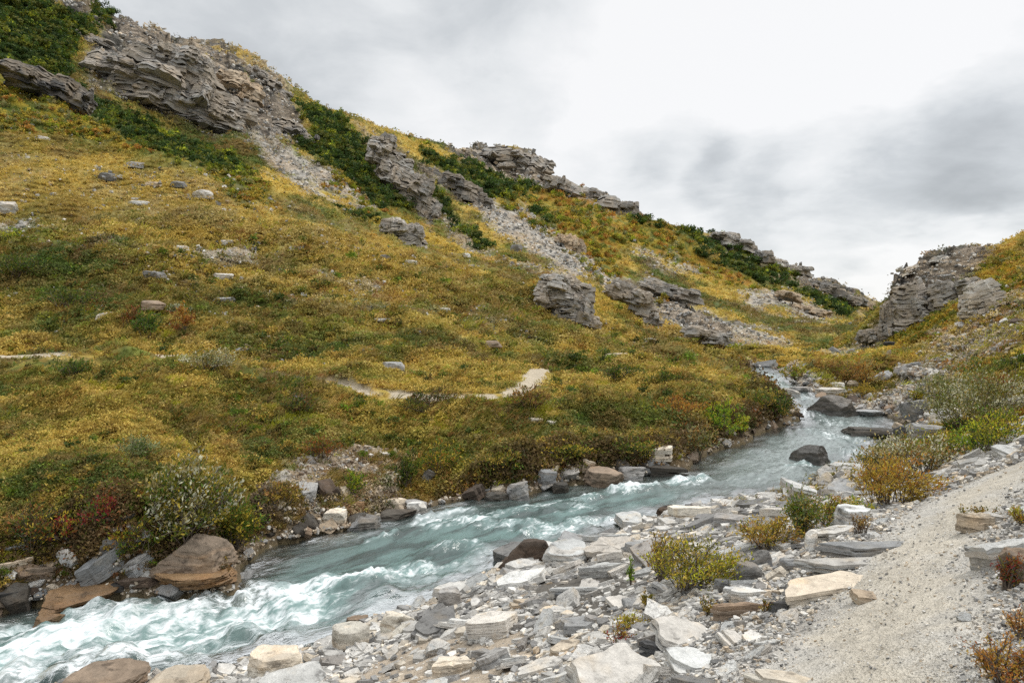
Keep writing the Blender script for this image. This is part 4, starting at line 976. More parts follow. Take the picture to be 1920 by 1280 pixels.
# --- loose stones: a few shapes, copied; and crumbs as one mass
def stone_kinds(name, n, flat, N, tones, seed):
    out = []
    for k in range(n):
        rng = RS(seed+k)
        if flat: p, f, lay = slate(rng, rng.randint(2, 4), 3); wv = np.zeros(len(p))
        else: p, f, lay, wv = block(rng, N, ledge=.05, layers=4, rough=.03, chips=4)
        p = p*np.array([1, rng.uniform(.55, .95), rng.uniform(.10, .26) if flat else rng.uniform(.4, .65)])
        out.append(mesh_rock(name, p, f, rock_cols(rng, TONE[tones[k % len(tones)]], p, lay, wv, .14), 14 if flat else 26))
        out[-1].materials.append(M_SLATE if flat else M_BOULDER)
    return out
PXR, PYR, _ = project(GX, GY, GZ)
cell_pix = np.clip(np.gradient(PXR, axis=0)*-np.gradient(PYR, axis=1), 0, 400)*front
VIS = np.maximum.accumulate(np.where(rg > 1.2, GZ/rg, -9), axis=1) <= GZ/rg + .002
INF = front & (PXR > -40) & (PXR < 1960) & (PYR > -30) & (PYR < 1330) & VIS & (rg > 2.2)
PXR, PYR, _ = project(GX, GY, GZ)
INFW = front & (PXR > -620) & (PXR < 2300) & (PYR > -60) & (PYR < 1750) & VIS & (rg > 1.6)
def sample(mask, n, seed, wide=True):
    """n places on the land, as thick as they show; ground cover goes on past the picture's edges at the same density"""
    w = (mask*cell_pix*(INFW if wide else INF)).ravel(); s = w.sum()
    if wide and s > 0: n = int(n*min(s/max((mask*cell_pix*INF).sum(), 1e-9), 4.0))
    if s <= 0 or n == 0: return np.zeros(0, int)
    return np.searchsorted(np.cumsum(w)/s, RS(seed).rand(n)).clip(0, w.size-1)
fx, fy, fz, fr_ = GX.ravel(), GY.ravel(), GZ.ravel(), rg.ravel()
gxn = np.gradient(GZ, axis=1)/np.gradient(rg, axis=1); gtn = np.gradient(GZ, axis=0)/(np.gradient(tg, axis=0)*rg)
NXg = -(gxn*np.sin(tg)+gtn*np.cos(tg)); NYg = -(gxn*np.cos(tg)-gtn*np.sin(tg)); nl_ = np.sqrt(NXg**2+NYg**2+1)
NRM = np.stack([NXg/nl_, NYg/nl_, 1/nl_], -1).reshape(-1, 3)
def scatter_stones(name, kinds, mask, n, smin, smax, seed, label, cat, group, sink=.25, tiltamt=14, expo=2.2, keep=None, minsep=.9):
    ids = sample(mask, n*3, seed, False); rng = RS(seed+1); done = []
    for i in ids:
        if len(done) >= n: break
        s_px = smin + (smax-smin)*rng.rand()**expo; s = s_px*fy[i]/F
        x, y = fx[i], fy[i]
        if any((x-a)**2+(y-b)**2 < (minsep*.5*(s+c))**2 for a, b, c in done): continue
        if keep is not None and not keep(i): continue
        done.append((x, y, s)); me = kinds[rng.randint(len(kinds))]
        o = bpy.data.objects.new(name, me); COL.objects.link(o)
        nrm = Vector(NRM[i]).lerp(Vector((0, 0, 1)), .35).normalized()
        q = nrm.to_track_quat('Z', 'Y').to_matrix() @ Matrix.Rotation(rng.rand()*6.28, 3, 'Z') @ Matrix.Rotation(math.radians(rng.normal()*tiltamt), 3, 'X') @ Matrix.Rotation(math.radians(rng.normal()*tiltamt), 3, 'Y')
        o.rotation_euler = q.to_euler(); o.scale = (s, s, s*rng.uniform(.8, 1.3)); o.location = (x, y, fz[i] + s*.06)
        tag(o, label(i) if callable(label) else label, cat, group, 'thing')
    return done
SLABS = stone_kinds('slate_slab', 14, True, 10, ['pale', 'white', 'pale', 'grey', 'white', 'pale', 'slate', 'cream'], 5000)
STONES = stone_kinds('bank_stone', 9, False, 10, ['grey', 'brown', 'wet', 'tan', 'slate', 'pale', 'wetgrey'], 5100) + stone_kinds('bank_stone', 9, True, 10, ['grey', 'tan', 'slate', 'pale', 'wet', 'grey', 'brown'], 5150)
HILLS = stone_kinds('hillside_stone', 8, False, 7, ['pale', 'white', 'grey', 'slate', 'pale', 'tan'], 5200)
nearbank = (~leftside)*(SD > .05)*(rg < 17)*(1-PATH_R)*(1-.85*SAND)*(1-.8*SILT)
pathside = sstep(2.2, .9, tr)
scatter_stones('slate_slab', SLABS, nearbank*(1-.85*pathside)*(PX > 700)*(PX < 1560), 24, 85, 150, 161, 'large pale slate slab lying among smaller slabs on the near bank', 'slab', 'large slate slabs on the near bank', expo=1.4, sink=.3, tiltamt=9, minsep=1.3)
scatter_stones('slate_slab', SLABS, nearbank*(1-.85*pathside), 148, 30, 100, 61, 'loose pale slate slab lying in the scree between the river and the path', 'slab', 'loose slate slabs on the near bank', expo=1.5)
scatter_stones('slate_slab', SLABS, (beyond*(rg < 16)*(rg > 3))*1.0, 36, 14, 64, 62, 'loose pale slate slab on the slope right of the foot path', 'slab', 'loose slate slabs right of the path')
scatter_stones('slate_slab', SLABS, sstep(.9, .5, np.abs(tr-1.0))*(rg < 14)*1.0, 34, 14, 46, 63, 'small slate slab edging the foot path', 'slab', 'slate slabs edging the foot path')
lb_ = leftside*(SD > -.15)*(SD < .75)*(rg < 45)
scatter_stones('bank_stone', STONES, lb_*(PX > 560)*1.0, 130, 12, 46, 64, 'angular stone in the rocky edge of the far river bank', 'stone', 'stones along the far river bank', expo=1.5, minsep=.42)
scatter_stones('bank_stone', STONES, lb_*(PX < 560)*1.0, 64, 14, 62, 65, 'brown angular stone in the undercut bank at lower left', 'stone', 'stones under the turf at lower left', expo=1.5, minsep=.4)
gb = gb0
scatter_stones('bank_stone', STONES, gb, 60, 7, 22, 66, 'small pale stone on the bare gravel patch of the far bank', 'stone', 'stones on the bare gravel patch', expo=2)
rb2 = (~leftside)*(SD > .1)*(rg > 16)*(rg < 60)*np.maximum(SCREE, .0)
scatter_stones('bank_stone', STONES, rb2, 90, 8, 34, 67, 'grey stone on the rubble of the right bank upstream', 'stone', 'stones on the right bank upstream', expo=2)
hs = leftside*(VEG > .4)*(rg > 30)*(rg < 150)*(1-ALDER)*(1-.7*YEL)
scatter_stones('hillside_stone', HILLS, hs*(PY < 640)*1.0, 170, 4, 15, 68, 'pale stone scattered over the golden hillside', 'stone', 'stones on the golden hillside', expo=2.5)
scatter_stones('hillside_stone', HILLS, (~leftside)*(rg > 22)*(rg < 90)*(SCREE > .2)*(PX > 1500)*1.0, 100, 5, 26, 69, 'pale slate lying on the right hand slope of the gorge', 'stone', 'stones on the right slope', expo=2.2)

# crumbs of slate: too many to count
def shard_template(rng):
    n = rng.randint(4, 7); a = np.sort(rng.rand(n)*.7 + np.arange(n))/n*2*math.pi; r = rng.uniform(.32, .55, n)
    top = np.stack([np.cos(a)*r*.92, np.sin(a)*r*.92*rng.uniform(.5, .9), np.full(n, .5)+rng.uniform(-.1, .1, n)], 1); bot = top*np.array([1.1, 1.1, 0]) + np.array([0, 0, -.5])
    v = np.vstack([top, bot]); f = []
    for k in range(1, n-1): f.append((0, k, k+1))
    for k in range(n):
        k2 = (k+1) % n; f += [(k, k+n, k2), (k2, k+n, k2+n)]
    return v, np.array(f)
def crumbs(name, ids, size, seed, tones, thick=(.12, .35), mat=None, tilt=.16):
    rng = RS(seed); tm = [shard_template(RS(900+k)) for k in range(16)]; VV, FF, CC, nb = [], [], [], 0
    kinds = rng.randint(0, 16, len(ids))
    for k in range(16):
        sel = np.where(kinds == k)[0]
        if not len(sel): continue
        v, f = tm[k]; m = len(sel); ii = ids[sel]; s = size[sel]
        a = rng.rand(m)*6.28; th = rng.uniform(*thick, m)
        n = NRM[ii]*.75 + np.array([0, 0, .25]) + rng.normal(size=(m, 3))*tilt; n /= np.linalg.norm(n, axis=1)[:, None]
        t = np.stack([np.cos(a), np.sin(a), np.zeros(m)], 1); t -= n*(t*n).sum(1)[:, None]; t /= np.linalg.norm(t, axis=1)[:, None]; b = np.cross(n, t)
        P = v[None, :, 0, None]*t[:, None]*s[:, None, None] + v[None, :, 1, None]*b[:, None]*s[:, None, None] + v[None, :, 2, None]*n[:, None]*(s*th)[:, None, None]
        jx = rng.normal(size=(m, 2))*.004*fr_[ii][:, None]
        P += np.stack([fx[ii]+jx[:, 0], fy[ii]+jx[:, 1], fz[ii]+s*th*.25], 1)[:, None]
        c = np.array([TONE[q] for q in tones])[rng.randint(0, len(tones), m)]*rng.uniform(.78, 1.12, m)[:, None]
        VV.append(P.reshape(-1, 3)); FF.append((f[None]+(np.arange(m)*len(v))[:, None, None]).reshape(-1, 3)+nb); CC.append(np.repeat(c, len(v), 0)); nb += m*len(v)
    me = new_mesh(name, np.vstack(VV), np.vstack(FF), np.vstack(CC))
    return link(name, me, mat or M_SLATE)
def sizes(ids, lo, hi, seed, expo=2.5): return (lo + (hi-lo)*RS(seed).rand(len(ids))**expo)*fy[ids]/F
ids = np.concatenate([sample(nearbank*(1-pathside)*(.6+1.2*vn2(GX*1.1, GY*1.1, 9)), 15000, 71), sample(beyond*(rg < 18), 6500, 72)])
o = crumbs('slate_gravel', ids, sizes(ids, 5, 30, 73), 74, ['pale', 'white', 'pale', 'grey', 'cream', 'white', 'pale', 'tan', 'slate']); tag(o, 'pale broken slate gravel covering the near river bank', 'gravel', kind='stuff')
ids = np.concatenate([sample(nearbank*(1-pathside)*(.4+1.4*vn2(GX*.9, GY*.9, 19)), 2300, 171), sample(beyond*(rg < 18)*(rg > 2.8), 520, 172)])
o = crumbs('slate_rubble', ids, sizes(ids, 17, 54, 173, 1.7), 174, ['pale', 'white', 'pale', 'grey', 'white', 'grey', 'pale', 'cream'], (.14, .3), tilt=.22); tag(o, 'pale angular slate rubble between the larger slabs', 'rubble', kind='stuff')
pm_ = np.maximum(pathside*(rg < 16), PATH_R)*(.45+1.2*sstep(.1, .7, tr))*(.5+vn2(GX*2, GY*2, 4))*(~leftside)
ids = sample(pm_, 26000, 75)
o = crumbs('path_gravel', ids, sizes(ids, 2.5, 11, 76, 3.0)*(.7+1.3*sstep(.25, .8, tr.ravel()[ids])), 77, ['pale', 'white', 'pale', 'cream', 'grey', 'white', 'tan', 'slate'], (.18, .5), tilt=.24); tag(o, 'fine pale slate chips trodden into the foot path', 'gravel', kind='stuff')
ids = np.concatenate([sample(lb_*1.0, 4500, 78), sample(gb*(SCREE > .3), 2600, 79), sample(rb2, 3800, 80)])
o = crumbs('bank_gravel', ids, sizes(ids, 3, 12, 81), 82, ['grey', 'tan', 'tan', 'pale', 'brown', 'cream', 'cream'], (.3, .6), M_BOULDER, .3); tag(o, 'loose gravel and rubble along the river banks', 'gravel', kind='stuff')
far = np.maximum(SCREE*(rg > 34), ROCK*.5*(rg > 60))*(VEG < .9)
ids = np.concatenate([sample(far, 14000, 83), sample(hs*sstep(.5, .7, ns(6.0+0*rg, 840)), 700, 84)])
o = crumbs('scree', ids, sizes(ids, 2.5, 10, 85, 3), 86, ['pale', 'tan', 'grey', 'pale', 'slate'], (.3, .7), M_BOULDER, .3); tag(o, 'pale scree and rubble spilling down the far slopes', 'scree', kind='stuff')
# ------------------------------------------------------------------ plants
def mat_leaf(name, rough=.7, trans=.3):
    m = bpy.data.materials.new(name); m.use_nodes = True; T = NT(m.node_tree)
    out = T.node('ShaderNodeOutputMaterial'); b = T.node('ShaderNodeBsdfPrincipled')
    col = T.node('ShaderNodeAttribute', attribute_name='Col').outputs['Color']; oi = T.node('ShaderNodeObjectInfo').outputs['Random']
    n = T.noise(T.node('ShaderNodeNewGeometry').outputs['Position'], 9.0, 3)
    f = T.math('MULTIPLY', T.math('ADD', T.math('MULTIPLY', n, .5), .75), T.math('ADD', T.math('MULTIPLY', oi, .3), .85))
    c = T.mix(1.0, col, T.grey(f), 'MULTIPLY')
    T.l.new(c, b.inputs['Base Color']); b.inputs['Roughness'].default_value = rough; b.inputs['Specular IOR Level'].default_value = .25
    t = T.node('ShaderNodeBsdfTranslucent'); T.l.new(c, t.inputs[0])
    mx = T.node('ShaderNodeMixShader'); mx.inputs[0].default_value = trans; T.l.new(b.outputs[0], mx.inputs[1]); T.l.new(t.outputs[0], mx.inputs[2]); T.l.new(mx.outputs[0], out.inputs[0])
    return m
M_LEAF = mat_leaf('leaf'); M_GRASS = mat_leaf('grass_blade', .8, .25)
M_BARK = bpy.data.materials.new('bark'); M_BARK.use_nodes = True
_t = NT(M_BARK.node_tree); _o = _t.node('ShaderNodeOutputMaterial'); _b = _t.node('ShaderNodeBsdfPrincipled'); _t.l.new(_b.outputs[0], _o.inputs[0])
_t.l.new(_t.mix(_t.noise(_t.node('ShaderNodeTexCoord').outputs['Object'], 18.0), (.05, .038, .028), (.19, .15, .115)), _b.inputs['Base Color']); _b.inputs['Roughness'].default_value = .9

LC = dict(gold=lin((172,146,66)), yellow=lin((192,168,62)), lemon=lin((176,176,48)), orange=lin((178,124,54)), rust=lin((144,88,46)), olive=lin((112,112,40)), green=lin((86,112,36)), dark=lin((62,82,38)), bright=lin((128,156,44)),
          grey=lin((132,140,98)), silver=lin((206,204,176)), brown=lin((116,88,52)), pale=lin((172,158,104)), red=lin((140,48,48)), tawny=lin((164,124,66)), straw=lin((190,164,100)))
def tris_leaves(P, size, rng, up=.35, aspect=.5):
    """one small three-cornered leaf at every point"""
    n = len(P); a = rng.normal(size=(n, 3)); a[:, 2] = a[:, 2]*.7+up; a /= np.linalg.norm(a, axis=1)[:, None]
    b = rng.normal(size=(n, 3)); b -= a*(a*b).sum(1)[:, None]; b /= np.linalg.norm(b, axis=1)[:, None]
    s = np.asarray(size)[:, None] if np.ndim(size) else size
    v = np.stack([P - b*s*aspect, P + b*s*aspect, P + a*s*1.25], 1)
    return v.reshape(-1, 3), np.arange(3*n).reshape(-1, 3)
def quad_leaves(P, size, rng, out=None, up=.4):
    n = len(P); a = rng.normal(size=(n, 3))*.8
    if out is not None: a += out
    a[:, 2] += up; a /= np.linalg.norm(a, axis=1)[:, None]
    b = rng.normal(size=(n, 3)); b -= a*(a*b).sum(1)[:, None]; b /= np.linalg.norm(b, axis=1)[:, None]
    s = size[:, None]
    v = np.stack([P, P+a*s*.5-b*s*.2, P+a*s, P+a*s*.5+b*s*.2], 1)
    return v.reshape(-1, 3), np.arange(4*n).reshape(-1, 4)

tlr = np.interp(tg, *(lambda w: (lambda o: (np.arctan2(w[:, 0], w[:, 1])[o], np.hypot(w[:, 0], w[:, 1])[o]))(np.argsort(np.arctan2(w[:, 0], w[:, 1]))))(world_trail))
# heath and grass of the near meadow and the slopes: nobody could count them
groundC = C.reshape(-1, 3)
def heath(name, ids, lo, hi, leaves, seed, leafpx, bright=1.2, squash=.55, expo=1.6, pal=None, jitter=.3):
    rng = RS(seed); n = len(ids); s = (lo+(hi-lo)*rng.rand(n)**expo)*fy[ids]/F
    c = groundC[ids]*bright
    if pal is not None:
        q = np.array([LC[k] for k in pal]); pick = rng.randint(0, len(pal), n); m = rng.rand(n) < .27
        nz = nlod(fx[ids], fy[ids], fr_[ids]*.04, 2, 55)*1.35-.17; pick = np.clip((nz*1.25-.12)*len(pal)+rng.normal(size=n)*.8, 0, len(pal)-1).astype(int)
        c[m] = c[m]*.35 + q[pick[m]]*.62
    c = c*rng.uniform(1-jitter, 1+jitter, n)[:, None]
    k = np.repeat(np.arange(n), leaves); m = len(k)
    d = rng.normal(size=(m, 3)); d[:, 2] = np.abs(d[:, 2]); d /= np.linalg.norm(d, axis=1)[:, None]; d *= (.45+.6*rng.rand(m)**.6)[:, None]
    d[:, 2] *= squash*1.5
    P = np.stack([fx[ids], fy[ids], fz[ids]], 1)[k] + d*(s[k]*.55)[:, None]
    jx = rng.normal(size=(n, 2))*.0035*fr_[ids][:, None]; P[:, :2] += jx[k]
    P[:, 2] -= (s*.06)[k]
    v, f = tris_leaves(P, leafpx*fy[ids][k]/F*rng.uniform(.7, 1.4, m), rng)
    cc = c[k]*rng.uniform(.87, 1.15, m)[:, None]
    return link(name, new_mesh(name, v, f, np.repeat(np.clip(cc, .004, .8), 3, 0)), M_LEAF)
def grass(name, ids, lo, hi, blades, seed, wpx, pal, expo=1.5, lean=(.55, -.1)):
    rng = RS(seed); n = len(ids); s = (lo+(hi-lo)*rng.rand(n)**expo)*fy[ids]/F
    q = np.array([LC[k] for k in pal]); nz = nlod(fx[ids], fy[ids], fr_[ids]*.05, 2, 57)*1.35-.17
    c = q[np.clip((nz*1.3-.15)*len(pal)+rng.normal(size=n)*.7, 0, len(pal)-1).astype(int)]*.75 + groundC[ids]*.25
    c = c*rng.uniform(.75, 1.2, n)[:, None]
    k = np.repeat(np.arange(n), blades); m = len(k)
    base = np.stack([fx[ids], fy[ids], fz[ids]-.01], 1)[k] + np.concatenate([rng.normal(size=(m, 2))*.16, np.zeros((m, 1))], 1)*s[k][:, None]
    ld = np.stack([rng.normal(size=m)*.42+lean[0], rng.normal(size=m)*.42+lean[1], np.ones(m)], 1); ld /= np.linalg.norm(ld, axis=1)[:, None]
    L = (s[k]*rng.uniform(.6, 1.15, m))[:, None]
    side = np.cross(ld, rng.normal(size=(m, 3))); side /= np.linalg.norm(side, axis=1)[:, None]; wd = (wpx*fy[ids][k]/F)[:, None]*.5
    mid = base+ld*L*.55; tip = base+ld*L + np.array([lean[0], lean[1], -.35])*L*.28
    v = np.stack([base-side*wd, base+side*wd, mid+side*wd*.8, mid-side*wd*.8, tip], 1).reshape(-1, 3)
    o = np.arange(m)[:, None]*5; f = np.concatenate([o+np.array([[0, 1, 2]]), o+np.array([[0, 2, 3]]), o+np.array([[3, 2, 4]])], 0)
    cc = np.repeat(c[k]*rng.uniform(.75, 1.3, m)[:, None], 5, 0)
    return link(name, new_mesh(name, v, f, np.clip(cc, .004, .8)), M_GRASS)
vegn = VEG*(SD > .25)*(1-sstep(.15, .5, PATH))*(1-.86*sstep(np.where(PX < 500, 3.6, 1.15), np.where(PX < 500, 2.4, .7), tl)*(tl < 4)*(rg < tlr+.4))
grass_w = sstep(.40, .58, fbm2(GX, GY, 2.4, 3, 700))
leftm = leftside*(rg < 72)*(1-.8*((rg > 33) & (SD < 2.5)))
ids = sample(vegn*leftm*(1.25-.8*grass_w), 42000, 101)
tag(heath('heath', ids, 9, 30, 22, 102, 2.9, bright=1.8, jitter=.18, pal=['dark','green','olive','bright','gold','olive','tawny','gold','lemon','green','straw','rust']), 'low autumn heath of dwarf birch and blueberry on the meadow', 'heath', kind='stuff')
ids = sample(vegn*leftm*(.12+grass_w)*np.where(rg > 34, .35, 1), 12000, 103)
tag(grass('meadow_grass', ids, 8, 22, 9, 104, 1.2, ['olive','straw','gold','olive','tawny','green','straw','lemon']), 'windblown gold and olive grass on the meadow', 'grass', kind='stuff')
ids = sample(vegn*(leftside | (rg > 72))*(rg >= 66)*(1-ALDER)*(1-.7*YEL)*(rg < 420), 30000, 105)
tag(heath('slope_turf', ids, 5, 15, 11, 106, 2.1, bright=1.75, jitter=.18, pal=['olive','gold','green','tawny','straw','olive','gold','brown']), 'golden turf and low heath on the upper slopes', 'turf', kind='stuff')
rsv = vegn*(~leftside)*(rg < 130)*(rg > 12)
ids = sample(rsv*1.0, 11000, 107)
tag(heath('slope_heath', ids, 6, 20, 16, 108, 3.0, bright=1.85, jitter=.2, pal=['olive','green','yellow','gold','lemon','orange','olive','tawny']), 'yellow green heath on the right slope of the gorge', 'heath', kind='stuff')
ids = sample(rsv*(rg < 60), 5000, 109)
tag(grass('slope_grass', ids, 8, 22, 8, 110, 1.2, ['olive','gold','lemon','straw','tawny']), 'yellowing grass on the right slope of the gorge', 'grass', kind='stuff')
# leafy fringe hanging over the turf edge of the far bank
edge = leftside*sstep(.25, .5, SD)*sstep(1.7, .9, SD)*(rg < 60)*(1-gb)
ids = sample(edge*(SD > .4)*sstep(.30, .42, fbm2(GX, GY, 1.1, 2, 720)), 6500, 111)
tag(heath('bank_fringe', ids, 14, 42, 26, 112, 4.2, bright=1.4, squash=.75, pal=['green','dark','olive','yellow','orange','gold','olive','brown','green','rust']), 'leafy heath and roots hanging over the edge of the far bank', 'heath', kind='stuff')

# alder thickets and scattered bushes
def bush_mesh(name, seed, leaves, pal, size=.16, squash=.8):
    rng = RS(seed); k = rng.randint(5, 9); ctr = rng.normal(size=(k, 3))*np.array([.24, .24, .10]) + np.array([0, 0, .36]); rad = rng.uniform(.20, .34, k)
    w = rng.randint(0, k, leaves); d = rng.normal(size=(leaves, 3)); d /= np.linalg.norm(d, axis=1)[:, None]; d[:, 2] *= squash
    P = ctr[w] + d*(rad[w]*(.55+.5*rng.rand(leaves)))[:, None]; P[:, 2] = np.abs(P[:, 2])
    v, f = tris_leaves(P, size*rng.uniform(.6, 1.3, leaves), rng)
    q = np.array([LC[c] for c in pal]); c = q[rng.randint(0, len(q), k)[w]]*.6 + q[rng.randint(0, len(q), leaves)]*.4
    c = c*rng.uniform(.65, 1.3, leaves)[:, None]
    return new_mesh(name, v, f, np.repeat(c, 3, 0))
ALD = [bush_mesh('alder_bush', 3100+k, 150, p, .14) for k, p in enumerate([['dark','dark','green'], ['dark','green','olive'], ['dark','dark','dark'], ['green','olive','dark'], ['olive','lemon','green'], ['dark','dark','olive'], ['dark','green','dark']])]
BIR = [bush_mesh('dwarf_birch', 3200+k, 130, p, .15) for k, p in enumerate([['olive','green','yellow'], ['gold','yellow','olive'], ['olive','lemon','green'], ['gold','orange','tawny'], ['olive','grey','pale'], ['gold','olive','yellow']])]
for me in ALD+BIR: me.materials.append(M_LEAF)
def scatter_bush(name, kinds, mask, n, lo, hi, seed, label, cat, group, pick=None):
    ids = sample(mask, n, seed, False); rng = RS(seed+1)
    for i in ids:
        s = (lo+(hi-lo)*rng.rand()**1.3)*fy[i]/F; o = bpy.data.objects.new(name, kinds[rng.randint(len(kinds)) if pick is None else pick[rng.randint(len(pick))]]); COL.objects.link(o)
        o.location = (fx[i], fy[i], fz[i]-s*.08); o.rotation_euler = (rng.normal()*.1, rng.normal()*.1, rng.rand()*6.28); o.scale = (s, s, s*rng.uniform(.75, 1.1))
        tag(o, label, cat, group, 'thing')
def mass(name, kinds, mask, n, lo, hi, seed):
    """one object holding a thicket that reads as a mass"""
    ids = sample(mask, n, seed); rng = RS(seed+1); VV, CC = [], []
    src = []
    for me in kinds:
        v = np.zeros(len(me.vertices)*3, np.float32); me.vertices.foreach_get('co', v); c = np.zeros(len(me.vertices)*4, np.float32); me.attributes['Col'].data.foreach_get('color', c); src.append((v.reshape(-1, 3), c.reshape(-1, 4)[:, :3]))
    for i in ids:
        v, c = src[rng.randint(len(src))]; s = (lo+(hi-lo)*rng.rand()**1.3)*fy[i]/F; a = rng.rand()*6.28; ca, sa = math.cos(a), math.sin(a)
        p = v @ np.array([[ca, sa, 0], [-sa, ca, 0], [0, 0, 1]])*s; VV.append(p+np.array([fx[i], fy[i], fz[i]-s*.1])); CC.append(c*rng.uniform(.7, 1.35))
    v = np.vstack(VV); return link(name, new_mesh(name, v, np.arange(len(v)).reshape(-1, 3), np.vstack(CC)), M_LEAF)
alm = ALDER*(.35+.65*sstep(.3, .5, nlod(GX, GY, np.clip(rg*.06, .5, 8), 3, 730)))
tag(mass('alder_thicket', ALD, alm, 2600, 9, 24, 121), 'dark green alder thickets running down the upper slopes', 'thicket', kind='stuff')
scatter_bush('alder_bush', ALD, alm, 110, 18, 32, 123, 'dark green alder bush standing out of the thickets on the upper slopes', 'bush', 'alder bushes on the upper slopes')
ylm = YEL*(1-ALDER)*(PX < 900)
tag(mass('birch_thicket', BIR, YEL*(1-ALDER)*sstep(.35, .5, nlod(GX, GY, np.clip(rg*.06, .5, 8), 3, 740)), 1500, 7, 17, 125), 'yellow green dwarf birch covering the middle slopes', 'thicket', kind='stuff')
scatter_bush('dwarf_birch', BIR, ylm, 70, 12, 24, 127, 'dwarf birch bush in yellow and olive on the slope below the crags', 'bush', 'dwarf birches below the crags')
scatter_bush('dwarf_birch', BIR, YEL*(PX > 900)*(PX < 1640)*(rg > 60), 60, 9, 18, 129, 'orange dwarf birch bush on the far golden slope', 'bush', 'dwarf birches on the far golden slope', [1, 3, 5])
scatter_bush('alder_bush', ALD, (leftside)*(rg > 90)*(1-ALDER)*(1-SCREE)*(PX < 1000)*(PY < 420)*(PX > 620)*1.0, 34, 9, 18, 131, 'dark alder bush alone on the slope near the crags', 'bush', 'lone alders near the crags')
scatter_bush('dwarf_birch', BIR, vegn*(~leftside)*(rg > 20)*(rg < 100)*1.0, 60, 14, 30, 133, 'yellow green bush on the heath of the right slope', 'bush', 'bushes on the right slope')

SCR = [bush_mesh('scrub', 3300+k, 120, p, .13) for k, p in enumerate([['dark','olive','green'], ['olive','brown','dark'], ['brown','olive','dark'], ['green','olive','dark'], ['olive','gold','brown'], ['tawny','gold','olive'], ['olive','gold','green'], ['bright','olive','green']])]
scm = vegn*leftm*(rg < 66)*sstep(.50, .64, nlod(GX, GY, np.clip(rg*.08, 1, 5), 3, 750))
tag(mass('meadow_scrub', SCR, scm, 900, 12, 32, 135), 'low dark scrub and heather humps on the meadow', 'scrub', kind='stuff')
